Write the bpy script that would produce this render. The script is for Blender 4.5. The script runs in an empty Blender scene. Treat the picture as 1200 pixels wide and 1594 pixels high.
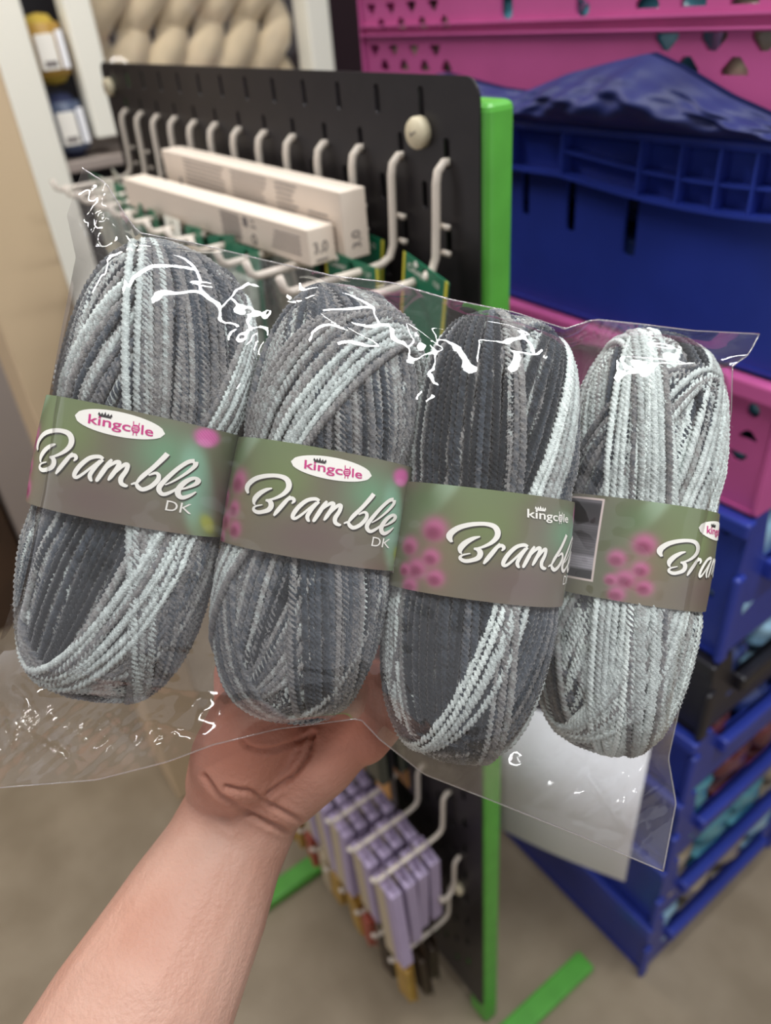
import bpy, bmesh, math, random
import numpy as np
from mathutils import Vector, Matrix

# ------------------------------------------------------------------ camera, world, lights
C = bpy.context.scene.collection
SC = bpy.context.scene
FPX = 1176.0
CAM = np.array([0.0, 0.0, 1.5])
_N = np.array([155.0, 1703.0, FPX])
_V = np.array([-1000.0, 0.0, FPX]); _V[1] = -(_N[0]*_V[0] + FPX*FPX)/_N[1]
_Z = -_N/np.linalg.norm(_N); _X = -_V/np.linalg.norm(_V); _Y = np.cross(_Z, _X)
ROT = np.array([_X, _Y, _Z])            # camera (x right, y down, z forward) -> world

cd = bpy.data.cameras.new('camera'); cam = bpy.data.objects.new('camera', cd); C.objects.link(cam)
cd.sensor_fit = 'HORIZONTAL'; cd.sensor_width = 36.0; cd.lens = 36.0*FPX/1200.0
m = ROT @ np.diag([1, -1, -1])
cam.matrix_world = Matrix([[m[0][0], m[0][1], m[0][2], CAM[0]], [m[1][0], m[1][1], m[1][2], CAM[1]], [m[2][0], m[2][1], m[2][2], CAM[2]], [0, 0, 0, 1]])
cd.clip_start = 0.01
cd.dof.use_dof = True; cd.dof.focus_distance = 0.30; cd.dof.aperture_fstop = 10.0
SC.camera = cam
SC.view_settings.view_transform = 'Standard'; SC.view_settings.look = 'None'
SC.view_settings.exposure = 0.0; SC.view_settings.gamma = 1.0
SC.cycles.transparent_max_bounces = 24; SC.cycles.max_bounces = 8
SC.cycles.caustics_reflective = False; SC.cycles.caustics_refractive = False
SC.cycles.use_denoising = True

W = bpy.data.worlds.new('world'); SC.world = W; W.use_nodes = True
W.node_tree.nodes['Background'].inputs[0].default_value = (0.92, 0.90, 0.93, 1)
W.node_tree.nodes['Background'].inputs[1].default_value = 0.70

def P(px, py, d):
    """world point on the sight line of a photo pixel, d metres along the lens axis"""
    return CAM + ROT @ (np.array([(px-600)/FPX, (py-797)/FPX, 1.0])*d)
def D(v):
    return ROT @ np.array(v, float)

def area(name, loc, rot, sx, sy, power, col=(1, 1, 1)):
    l = bpy.data.lights.new(name, 'AREA'); l.shape = 'RECTANGLE'; l.size = sx; l.size_y = sy
    l.energy = power; l.color = col
    o = bpy.data.objects.new(name, l); C.objects.link(o); o.location = loc; o.rotation_euler = rot
    return o
LIGHTS = [((-1.45, -0.15, 2.62), 0.09, 1.3, 24, (1.0, .97, .92)), ((0.30, 0.70, 2.62), 0.09, 1.3, 24, (0.97, 1.0, 1.0)),
          ((-2.6, 0.6, 2.62), 0.09, 1.3, 12, (1.0, .97, .94)), ((-0.35, .95, 2.62), 1.3, .09, 8, (.97, .97, 1.0)),  # far-left tube is added to brighten the shelving
          ((-0.25, 0.30, 2.62), 0.09, 1.3, 13, (.98, 1.0, 1.0))]
for loc, sx, sy, pw, col in LIGHTS:
    area('ceiling_tube_light', loc, (0, 0, 0), sx, sy, pw, col)

rnd = random.Random(7)
rng = np.random.default_rng(11)

# ------------------------------------------------------------------ materials
def lin(c):
    if isinstance(c, str):
        c = [int(c[i:i+2], 16)/255 for i in (0, 2, 4)]
    return tuple(x/12.92 if x <= .04045 else ((x+.055)/1.055)**2.4 for x in c) + (1,)
def mat(name, col, rough=.5, spec=.5, metal=0, noise=0, nscale=30, bump=0, bscale=200, sheen=0, sub=0, coat=0, col2=None, alpha=1, trans=0):
    M = bpy.data.materials.new(name); M.use_nodes = True
    nt = M.node_tree; b = nt.nodes['Principled BSDF']
    b.inputs['Base Color'].default_value = lin(col)
    b.inputs['Roughness'].default_value = rough
    b.inputs['Specular IOR Level'].default_value = spec
    b.inputs['Metallic'].default_value = metal
    b.inputs['Sheen Weight'].default_value = sheen
    b.inputs['Coat Weight'].default_value = coat
    b.inputs['Alpha'].default_value = alpha
    b.inputs['Transmission Weight'].default_value = trans
    if sub:
        b.inputs['Subsurface Weight'].default_value = sub
        b.inputs['Subsurface Radius'].default_value = (.012, .004, .002)
        b.inputs['Subsurface Scale'].default_value = .6
    tc = nt.nodes.new('ShaderNodeTexCoord')
    if noise or col2:
        n = nt.nodes.new('ShaderNodeTexNoise'); n.inputs['Scale'].default_value = nscale; n.inputs['Detail'].default_value = 5
        nt.links.new(tc.outputs['Object'], n.inputs['Vector'])
        r = nt.nodes.new('ShaderNodeValToRGB')
        c1 = lin(col); c2 = lin(col2) if col2 else tuple(x*(1-noise) for x in c1[:3]) + (1,)
        r.color_ramp.elements[0].position = .35; r.color_ramp.elements[1].position = .65
        r.color_ramp.elements[0].color = c2; r.color_ramp.elements[1].color = c1
        nt.links.new(n.outputs['Fac'], r.inputs['Fac']); nt.links.new(r.outputs['Color'], b.inputs['Base Color'])
    if bump:
        n = nt.nodes.new('ShaderNodeTexNoise'); n.inputs['Scale'].default_value = bscale; n.inputs['Detail'].default_value = 4
        nt.links.new(tc.outputs['Object'], n.inputs['Vector'])
        u = nt.nodes.new('ShaderNodeBump'); u.inputs['Strength'].default_value = bump; u.inputs['Distance'].default_value = .002
        nt.links.new(n.outputs['Fac'], u.inputs['Height']); nt.links.new(u.outputs['Normal'], b.inputs['Normal'])
    return M

M = {}
M['board'] = mat('black_painted_metal', '211d20', .42, .4, noise=.2, nscale=60)
M['green'] = mat('green_paint', '56a63e', .38, .5, noise=.12, nscale=40)
M['hook'] = mat('ivory_coated_wire', 'cfc4b8', .4)
M['plug'] = mat('ivory_plastic', 'cfc4a8', .45)
M['pink'] = mat('pink_plastic', 'c45a98', .5, .4, noise=.08, nscale=15)
M['blue'] = mat('blue_plastic', '2a3c9c', .38, .5, noise=.15, nscale=12)
M['darkplastic'] = mat('black_plastic', '1a1820', .4)
M['floor'] = mat('vinyl_floor', '988a76', .45, .3, col2='8a7c68', nscale=9, bump=.1, bscale=90)
M['ceiling'] = mat('ceiling_board', 'd8d6d0', .9)
M['wall'] = mat('wall_paint', '6a625e', .9)
M['beige'] = mat('beige_laminate', 'cdb594', .6)
M['white'] = mat('white_laminate', 'ecebe0', .55)
M['greyp'] = mat('grey_laminate', '9a8f88', .6)
M['brown'] = mat('brown_board', '4a3524', .7, noise=.3, nscale=8)
M['black'] = mat('dark_back_panel', '1c1a20', .7)
M['paper'] = mat('white_paper', 'f4f6fb', .6)
M['box'] = mat('needle_box_card', 'd9cbbd', .55)
M['ink'] = mat('grey_ink', '6b6464', .7)
M['cardgreen'] = mat('green_printed_card', '0f6b4c', .4)
M['yellow'] = mat('yellow_edge', 'c9c03a', .5)
M['whiteink'] = mat('white_ink', 'f0eee6', .5)
M['magenta'] = mat('magenta_ink', 'c4307e', .5)
M['blackink'] = mat('dark_ink', '2c2a2c', .5)
M['lilac'] = mat('lilac_card', 'a99ab8', .55, noise=.06)
M['cream'] = mat('cream_card', 'b5a68e', .6)
M['gold'] = mat('gold_card', 'b08a3c', .45, noise=.25, nscale=20)
M['redcard'] = mat('red_card', '9c4a3a', .5)
M['darkbrown'] = mat('dark_brown_card', '3a2a1c', .6, noise=.3, nscale=50)
M['clearpack'] = mat('blister_dark', '232a26', .12, .6)
M['orange'] = mat('orange_label', 'b8854a', .5)

# ------------------------------------------------------------------ mesh helpers
class MB:
    def __init__(s): s.v = []; s.f = []
    def add(s, vs, fs):
        o = len(s.v); s.v += [tuple(map(float, p)) for p in vs]; s.f += [tuple(i+o for i in f) for f in fs]; return s
    def box(s, a, b, R=None, c=None):
        x0, y0, z0 = a; x1, y1, z1 = b
        vs = [(x0, y0, z0), (x1, y0, z0), (x1, y1, z0), (x0, y1, z0), (x0, y0, z1), (x1, y0, z1), (x1, y1, z1), (x0, y1, z1)]
        if R is not None:
            vs = [tuple(R @ Vector(p) + Vector(c or (0, 0, 0))) for p in vs]
        return s.add(vs, [(0, 3, 2, 1), (4, 5, 6, 7), (0, 1, 5, 4), (1, 2, 6, 5), (2, 3, 7, 6), (3, 0, 4, 7)])
    def tube(s, path, r, n=10, caps=True):
        path = [Vector(p) for p in path]; rs = r if isinstance(r, (list, tuple)) else [r]*len(path)
        vs = []; up = None
        for i, p in enumerate(path):
            t = (path[min(i+1, len(path)-1)] - path[max(i-1, 0)]).normalized()
            if up is None:
                up = Vector((0, 0, 1)) if abs(t.z) < .9 else Vector((1, 0, 0))
            a = t.cross(up).normalized(); b = a.cross(t).normalized(); up = b
            for k in range(n):
                an = 2*math.pi*k/n; vs.append(p + (a*math.cos(an) + b*math.sin(an))*rs[i])
        fs = []
        for i in range(len(path)-1):
            for k in range(n):
                fs.append((i*n+k, i*n+(k+1) % n, (i+1)*n+(k+1) % n, (i+1)*n+k))
        if caps:
            fs.append(tuple(range(n))[::-1]); fs.append(tuple((len(path)-1)*n+k for k in range(n)))
        return s.add(vs, fs)
    def build(s, name, m, parent=None, smooth=False, bevel=0, seg=2):
        me = bpy.data.meshes.new(name); me.from_pydata(s.v, [], s.f); me.update()
        o = bpy.data.objects.new(name, me); C.objects.link(o)
        if m: me.materials.append(m)
        if smooth: me.polygons.foreach_set('use_smooth', [True]*len(me.polygons))
        if bevel:
            b = o.modifiers.new('bevel', 'BEVEL'); b.width = bevel; b.segments = seg; b.limit_method = 'ANGLE'
        if parent: o.parent = parent
        return o
def grid_faces(nu, nv):
    i = np.arange(nu-1)[:, None]*nv + np.arange(nv-1)[None, :]
    i = i.ravel()
    return np.stack([i, i+nv, i+nv+1, i+1], 1)
def np_mesh(name, v, f, m, parent=None, smooth=True):
    me = bpy.data.meshes.new(name)
    v = np.asarray(v, np.float32); f = np.asarray(f, np.int32); k = f.shape[1]
    me.vertices.add(len(v)); me.vertices.foreach_set('co', v.ravel())
    me.loops.add(f.size); me.loops.foreach_set('vertex_index', f.ravel())
    me.polygons.add(len(f)); me.polygons.foreach_set('loop_start', np.arange(0, f.size, k, dtype=np.int32))
    me.update(calc_edges=True)
    if smooth: me.polygons.foreach_set('use_smooth', np.ones(len(f), bool))
    me.validate()
    o = bpy.data.objects.new(name, me); C.objects.link(o)
    if m: me.materials.append(m)
    if parent: o.parent = parent
    return o
def tag(o, label, cat, group=None, kind=None):
    o['label'] = label; o['category'] = cat
    if group: o['group'] = group
    if kind: o['kind'] = kind
    return o
def thing(name, label, cat, loc=(0, 0, 0), group=None, rot=None):
    o = bpy.data.objects.new(name, None); C.objects.link(o); o.location = loc; o.empty_display_size = .02
    if rot: o.rotation_euler = rot
    return tag(o, label, cat, group)
def struct(o): o['kind'] = 'structure'; return o
def children(o): return [c for c in list(C.objects) if c.parent == o]
def copy_tree(o, parent=None):
    c = o.copy(); C.objects.link(c)
    if parent: c.parent = parent
    for ch in children(o): copy_tree(ch, c)
    return c
def fill2d(splines, bezier=False):
    """fill closed 2-D outlines (outer + holes); returns verts, faces"""
    cu = bpy.data.curves.new('t', 'CURVE'); cu.dimensions = '2D'; cu.fill_mode = 'FRONT'
    for pts in splines:
        sp = cu.splines.new('POLY'); sp.points.add(len(pts)-1)
        for i, p in enumerate(pts): sp.points[i].co = (p[0], p[1], 0, 1)
        sp.use_cyclic_u = True
    return _curve_mesh(cu)
def _curve_mesh(cu):
    o = bpy.data.objects.new('t', cu); C.objects.link(o)
    bpy.context.view_layer.update()
    me = bpy.data.meshes.new_from_object(o.evaluated_get(bpy.context.evaluated_depsgraph_get()))
    v = [tuple(p.co[:2]) for p in me.vertices]; f = [tuple(p.vertices) for p in me.polygons]
    bpy.data.objects.remove(o); bpy.data.curves.remove(cu); bpy.data.meshes.remove(me)
    return v, f
def text2d(s, size=1.0, align='LEFT', offset=0, spacing=1.0):
    cu = bpy.data.curves.new('t', 'FONT'); cu.body = s; cu.size = size; cu.align_x = align; cu.offset = offset
    cu.space_character = spacing; cu.resolution_u = 4
    return _curve_mesh(cu)
def plate(splines, th, name, m, parent, F, bevel=0):
    """extruded filled outline; F maps (x, y, depth) to 3-D"""
    v, f = fill2d(splines); n = len(v)
    vs = [F(x, y, 0) for x, y in v] + [F(x, y, th) for x, y in v]
    fs = [tuple(q) for q in f] + [tuple(i+n for i in q[::-1]) for q in f]
    from collections import Counter
    cnt = {}
    for q in f:
        for a, b in zip(q, q[1:]+q[:1]):
            cnt[(a, b)] = 1
    for a, b in cnt:
        if (b, a) not in cnt: fs.append((b, a, a+n, b+n))
    mb = MB(); mb.add(vs, fs)
    return mb.build(name, m, parent, bevel=bevel)
def rrect(x0, y0, x1, y1, r, n=5):
    pts = []
    for cx, cy, a in ((x1-r, y1-r, 0), (x0+r, y1-r, 90), (x0+r, y0+r, 180), (x1-r, y0+r, 270)):
        for k in range(n+1):
            an = math.radians(a + 90*k/n); pts.append((cx+r*math.cos(an), cy+r*math.sin(an)))
    return pts
def flat_text(s, size, F, name, m, parent, align='LEFT', spacing=1.0, offset=0):
    v, f = text2d(s, size, align, offset, spacing)
    mb = MB(); mb.add([F(x, y) for x, y in v], f)
    return mb.build(name, m, parent)

# ------------------------------------------------------------------ the setting
fl = MB().box((-4.5, -2.5, -.05), (3.5, 3.4, 0)).build('floor', M['floor']); struct(fl)
ce = MB().box((-4.5, -2.5, 2.7), (3.5, 3.4, 2.75)).build('ceiling', M['ceiling']); struct(ce)
wb = MB().box((-4.5, 3.4, 0), (3.5, 3.5, 2.7)).build('wall_back', M['wall']); struct(wb)
wl = MB().box((-4.6, -2.5, 0), (-4.5, 3.5, 2.7)).build('wall_left', M['wall']); struct(wl)
pil = MB().box((-1.36, .146, 0), (-1.2, .257, 2.7)).build('pillar', M['beige'], bevel=.004)
tag(pil, 'beige square pillar standing on the floor left of the black pegboard', 'pillar')
for i, (loc, sx, sy, pw, col) in enumerate(LIGHTS):
    t = thing('ceiling_light', ['long white ceiling light above the beige pillar', 'long white ceiling light above the right of the pegboard', 'added long white ceiling light farthest to the left, brightening the shelving', 'crosswise white ceiling light above the crates', 'long white ceiling light straight above the pegboard end'][i], 'ceiling light', loc)
    MB().box((-sx/2-.02, -sy/2-.02, .004), (sx/2+.02, sy/2+.02, .08)).build('housing', M['white'], t, bevel=.005)

# ------------------------------------------------------------------ pegboard stand
X0B, X1B, YB = -1.218, -.436, .39
stand = thing('pegboard_stand', 'black slotted metal pegboard on a green steel frame behind the yarn pack', 'display stand', (-.82, .41, 0))
SL = Vector((-.82, .41, 0))
def loc_(p): return tuple(Vector(p)-SL)
slots = []
def slot(x, z, w=.0052, h=.0105):
    return rrect(x-w/2-.0008, z-h, x+w/2+.0008, z+h, w/2, 3)
for j in range(42):
    z = 1.430 - j*.0325
    off = .0 if j % 2 else .0282
    for i in range(14):
        x = -.4715 - i*.0565 - off + .0
        if x < X0B+.02 or x > X1B-.02: continue
        if z < .1: continue
        slots.append(slot(x, z))
outer = rrect(X0B, .058, X1B, 1.448, .014, 6)
plate([outer]+slots, .002, 'front_panel', M['board'], stand, lambda x, y, d: loc_((x, YB+d, y)), bevel=0)
plate([rrect(X0B+.01, .07, X1B-.045, 1.442, .012, 5)], .002, 'rear_panel', M['board'], stand, lambda x, y, d: loc_((x, YB+.03+d, y)))
# green frame
g = MB()
g.box((X1B-.036, .3925, .0), (X1B+.006, .420, 1.432)); g.build('frame_post', M['green'], stand, bevel=.006, seg=3).location = loc_((0, 0, 0))
g = MB().box((-1.216, .394, .0), (-1.19, .434, 1.43)).build('frame_post', M['green'], stand, bevel=.006); g.location = loc_((0, 0, 0))
g = MB().box((X1B+.024, .12, .0), (X1B+.062, .606, .018)).build('foot', M['green'], stand, bevel=.004); g.location = loc_((0, 0, 0))
g = MB().box((-.885, .15, .0), (-.845, .36, .022)).build('foot', M['green'], stand, bevel=.004); g.location = loc_((0, 0, 0))
g = MB().box((-1.19, .394, .075), (X1B-.036, .418, .10)).build('frame_rail', M['green'], stand, bevel=.004); g.location = loc_((0, 0, 0))
def plug(x, z, s=1.0):
    b = MB(); n = 28; R = .0112
    prof = [(0, .0), (R, .0), (R*1.02, -.006), (R*.9, -.0085), (0, -.009)]
    vs = []; fs = []
    for r, y in prof:
        for k in range(n): vs.append((x+r*math.cos(2*math.pi*k/n), YB+y, z+r*math.sin(2*math.pi*k/n)))
    for i in range(len(prof)-1):
        for k in range(n): fs.append((i*n+k, i*n+(k+1) % n, (i+1)*n+(k+1) % n, (i+1)*n+k))
    b.add(vs, fs); o = b.build('plug', M['plug'], stand, smooth=True); o.location = loc_((0, 0, 0))
    t = MB().box((-.004, -.0003, -.0004), (.004, 0, .0004), Matrix.Rotation(-.5, 3, 'Y'), (x, YB-.0091, z)).build('notch', M['ink'], o)
    t = MB().box((-.0015, -.0003, -.0004), (.0015, 0, .0004), Matrix.Rotation(.8, 3, 'Y'), (x-.003, YB-.0091, z)).build('notch', M['ink'], o)
plug(-.500, 1.410); plug(-1.190, 1.419); plug(-.487, .372); plug(-1.19, .40)

# hooks
def hook_mesh(L=.115, drop=.078, tip=.012):
    b = MB(); r = .0034
    path = [(0, .004, 0.0), (0, -.003, .001), (0, -.009, -.004), (0, -.011, -.012), (0, -.0125, -drop*.55), (0, -.014, -drop+.012), (0, -.018, -drop+.003), (0, -.027, -drop-.001), (0, -.04, -drop-.002)]
    n = 6
    for k in range(1, n+1): path.append((0, -.04-(L-.04)*k/n, -drop-.002))
    path += [(0, -L-.006, -drop+.001), (0, -L-.009, -drop+tip)]
    b.tube(path, r, 12)
    return b
hk = thing('peg_hook', 'ivory display hook', 'hook', (0, 0, 0), 'ivory hooks in the top row of the pegboard')
hook_mesh().build('wire', M['hook'], hk, smooth=True)
s = MB(); s.tube([(-.001, -.006, -.044), (.0075, -.006, -.044)], .0024, 8); s.tube([(-.001, -.006, -.064), (.0075, -.006, -.064)], .0024, 8)
s.build('stud', M['hook'], hk, smooth=True)
ords = ['first', 'second', 'third', 'fourth', 'fifth', 'sixth', 'seventh', 'eighth', 'ninth', 'tenth', 'eleventh', 'twelfth', 'thirteenth']
for i in range(13):
    o = hk if i == 0 else copy_tree(hk)
    o.location = (-.4715-.0565*i, YB, 1.391 + rnd.uniform(-.001, .001))
    o['label'] = 'ivory wire hook, %s from the right in the pegboard top row' % ords[i]

# needle boxes lying on the hooks
def flatF(o, ux, uy):
    o = Vector(o); ux = Vector(ux).normalized(); uy = Vector(uy).normalized()
    return lambda x, y: tuple(o+ux*x+uy*y)
def needle_box(label, loc, L, dp, ht, rz, rx=0.0, ry=0.0, kind=0):
    t = thing('needle_box', label, 'box', loc, 'cardboard needle boxes'); t.rotation_euler = (rx, ry, rz)
    MB().box((-L, 0, 0), (0, dp, ht)).build('carton', M['box'], t, bevel=.0012)
    e = .0006
    # print on the near end (+x)
    F = flatF((e, .004, .010), (0, 1, 0), (0, 0, 1)) if kind == 0 else flatF((e, .016, .008), (0, 0, 1), (0, -1, 0))
    flat_text('3,0', .0125, F, 'size_print', M['ink'], t)
    ln = MB()
    if kind == 0:
        MB().box((0, .006, .0035), (e, .018, .0045)).build('end_print', M['ink'], t)
        # long side: panel of hatching and fine print lines
        for k in range(22):
            for j in range(9):
                if (k+j) % 2 == 0: ln.box((-.150+k*.0017, -e, .004+j*.0026), (-.1488+k*.0017, 0, .0055+j*.0026))
        for j in range(5):
            ln.box((-.060+.002*j, -e, .008+j*.0035), (-.012, 0, .0086+j*.0035))
        ln.box((-.106, -e, .018), (-.099, 0, .026))
        for k in range(14):
            a = k/14*math.tau; cx, cz, R = (-.09, .0085, .0038)
            ln.box((cx+R*math.cos(a)-.0006, -e, cz+R*math.sin(a)-.0006), (cx+R*math.cos(a)+.0006, 0, cz+R*math.sin(a)+.0006))
        ln.box((-.093, -e, .019), (-.084, 0, .020)); ln.box((-.093, -e, .024), (-.086, 0, .025))
    else:
        for blk, (a, b) in enumerate(((-.315, -.215), (-.200, -.125), (-.11, -.07), (-.055, -.012))):
            for j in range(11 if blk != 3 else 7):
                ln.box((a+rnd.uniform(0, .002), -e, .008+j*.0042), (b-rnd.uniform(0, .012), 0, .0088+j*.0042))
        ln.box((-.335, -e, .02), (-.330, 0, .03))
    ln.build('print_lines', M['ink'], t)
    return t
needle_box('white needle box lying in front on the top hooks, 3,0 upright on its end', (-.558, .312, 1.315), .385, .027, .030, math.radians(2.5), 0, 0)
needle_box('taller white needle box behind the other on the top hooks, 3,0 turned sideways', (-.548, .341, 1.315), .375, .025, .055, math.radians(0), 0, math.radians(0.0), 1)

# carded notions on the top hooks
def green_card(label, X, Y, z, w, h, ry, rz, grp, num='121', text=True):
    t = thing('carded_notion', label, 'card', (X, Y, z), grp); t.rotation_euler = (0, ry, rz)
    v = rrect(-w/2, -h, w/2, .008, .002, 3); hole = rrect(-.004, -.004, .004, .0055, .0038, 4)
    plate([v, hole], .0008, 'backing_card', M['cardgreen'], t, lambda x, y, d: (x, d, y))
    MB().box((-w/2, -.0004, -h), (-w/2+.003, -.0001, .008)).build('edge_stripe', M['yellow'], t)
    MB().box((w/2-.004, -.0004, -h), (w/2-.0005, -.0001, .008)).build('edge_stripe', M['yellow'], t)
    if text:
        flat_text('Clover', .0085, flatF((-w/2+.007, -.0006, -.0035), (1, 0, 0), (0, 0, 1)), 'card_lettering', M['whiteink'], t, offset=.0)
        c = MB()
        for dx, dz in ((0, .0016), (-.0016, 0), (.0016, 0), (0, -.001)):
            c.tube([(-w/2+.018+dx, -.0006, .0045+dz), (-w/2+.018+dx, -.0008, .0045+dz)], .0013, 8)
        c.build('card_emblem', M['whiteink'], t)
        flat_text(num, .006, flatF((w/2-.019, -.0006, -.002), (1, 0, 0), (0, 0, 1)), 'card_number', M['whiteink'], t)
    return t
green_card('dark green notions card with yellow edges on the rightmost top hook', -.4555, .352, 1.319, .060, .11, math.radians(11), math.radians(-4), 'green notion cards', '133')
green_card('dark green notions card hanging lower right of the needle box end', -.540, .340, 1.311, .074, .11, math.radians(3), math.radians(4), 'green notion cards', '127')
green_card('dark green notions card half hidden behind the end of the white needle box', -.572, .372, 1.322, .062, .11, math.radians(8), math.radians(8), 'green notion cards', '125')
# further cards packed on the other hooks
packs = mat('pale_blister', 'a9b3a8', .2, .6, noise=.4, nscale=70)
for i in range(3, 13):
    for j in range(3 if i < 11 else 2):
        X = -.4715-.0565*i; Y = .352-.028*j+rnd.uniform(-.004, .004)
        t = thing('blister_card', '%s blister card on the %s top hook from right, %s from board' % ('green' if (i+j) % 4 else 'white', ords[i], ords[j]), 'card', (X, Y, 1.313), 'blister cards on the far hooks, %s from right' % ords[i])
        t.rotation_euler = (rnd.uniform(-.12, .12), rnd.uniform(-.15, .15), rnd.uniform(-.2, .2))
        w = .046
        plate([rrect(-w/2, -.10, w/2, .008, .003, 3), rrect(-.0045, -.0045, .0045, .0055, .004, 4)], .0008, 'backing_card', M['cardgreen'] if (i+j) % 4 else M['white'], t, lambda x, y, d: (x, d, y))
        MB().box((-w/2+.005, -.010, -.09), (w/2-.005, 0, -.016)).build('blister', packs, t, bevel=.003)

# lower hooks with lilac boxes
def low_hook(X, z, L, label):
    t = thing('peg_hook', label, 'hook', (X, YB, z), 'ivory hooks on the lower pegboard')
    hook_mesh(L, .078, .010).build('wire', M['hook'], t, smooth=True)
    return t
lowX = [-.503-.0565*i for i in range(7)]
for i, X in enumerate(lowX):
    low_hook(X, .588, .128, 'ivory wire hook carrying lilac boxes, %s from the right' % ords[i])
def lilac_proto():
    t = thing('lilac_box', 'x', 'box', (0, 0, 0), 'lilac boxes')
    w, d, h = .046, .018, .165
    MB().box((-w/2, -d/2, -.022-h), (w/2, d/2, -.022)).build('carton', M['lilac'], t, bevel=.001)
    MB().box((-w/2+.002, -d/2-.0006, -.021-h), (w/2-.018, -d/2, -.024)).build('front_print', M['cream'], t)
    plate([[(-w/2, -.023), (w/2, -.023), (w/2*.55, -.004), (.006, .008), (-.006, .008), (-w/2*.55, -.004)], rrect(-.004, -.005, .004, .0045, .0035, 4)], .0008, 'hang_tab', M['lilac'], t, lambda x, y, dd: (x, dd, y))
    return t
lp = lilac_proto(); first = True
for i, X in enumerate(lowX):
    for j in range(4):
        o = lp if first else copy_tree(lp); first = False
        o.location = (X+rnd.uniform(-.003, .003), .274+.0235*j, .510)
        o.rotation_euler = (rnd.uniform(-.03, .03), rnd.uniform(-.09, .09), rnd.uniform(-.06, .06))
        if i == 0: o.rotation_euler[1] = (-.10, .02, .08, .05)[j]
        o['label'] = 'lilac carton on the %s low hook from right, %s from its tip' % (ords[i], ords[j])
        o['group'] = 'lilac cartons on the lower hooks'
# gold and brown cards on the lowest hooks
for i in range(9):
    X = -.500-.046*i
    low_hook(X, .36, .12, 'ivory wire hook near the pegboard foot with %s cards, %s from right' % ('gold' if i else 'brown', ords[i]))
    for j in range(3):
        kind = (i+j) % 4
        mm = [M['gold'], M['cream'], M['redcard'], M['gold']][kind] if i > 1 else (M['gold'] if j == 0 and i == 0 else M['darkbrown'])
        cn = ['gold', 'cream', 'red', 'gold'][kind] if i > 1 else ('gold' if j == 0 and i == 0 else 'dark brown')
        t = thing('hanging_card', '%s card packet on the %s lowest hook from right, %s from tip' % (cn, ords[i], ords[j]), 'card packet', (X, .285+.027*j, .282), 'card packets near the floor')
        t.rotation_euler = (0, rnd.uniform(-.12, .12), rnd.uniform(-.2, .2))
        w = .038; h = .13
        plate([rrect(-w/2, -h, w/2, .008, .002, 3), rrect(-.0045, -.005, .0045, .005, .004, 4)], .001, 'backing_card', mm, t, lambda x, y, d: (x, d, y))
        MB().box((-w/2+.004, -.011, -h+.006), (w/2-.004, 0, -.03)).build('packet', mm, t, bevel=.003)
# dark blister packs high on the board between
for i in range(5):
    X = -.545-.062*i
    low_hook(X, .93, .10, 'ivory wire hook carrying dark blister packs, %s from right' % ords[i])
    for j in range(2):
        t = thing('tool_blister', 'dark blister pack with orange label, %s hook from right, %s pack' % (ords[i], ['front', 'rear'][j]), 'blister pack', (X, .315+.03*j, .852), 'dark blister packs')
        w = .05; h = .25
        plate([rrect(-w/2, -h, w/2, .008, .003, 3), rrect(-.0045, -.005, .0045, .005, .004, 4)], .001, 'backing_card', M['darkplastic'], t, lambda x, y, d: (x, d, y))
        MB().box((-w/2+.006, -.016, -h*.8), (w/2-.006, 0, -.04)).build('blister', M['clearpack'], t, bevel=.005)
        MB().box((-w/2+.006, -.002, -h+.006), (w/2-.012, 0, -h*.83)).build('label_patch', M['orange'], t)
low_hook(-.484, .455, .03, 'short empty ivory hook beside the lower plug of the pegboard')

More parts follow.
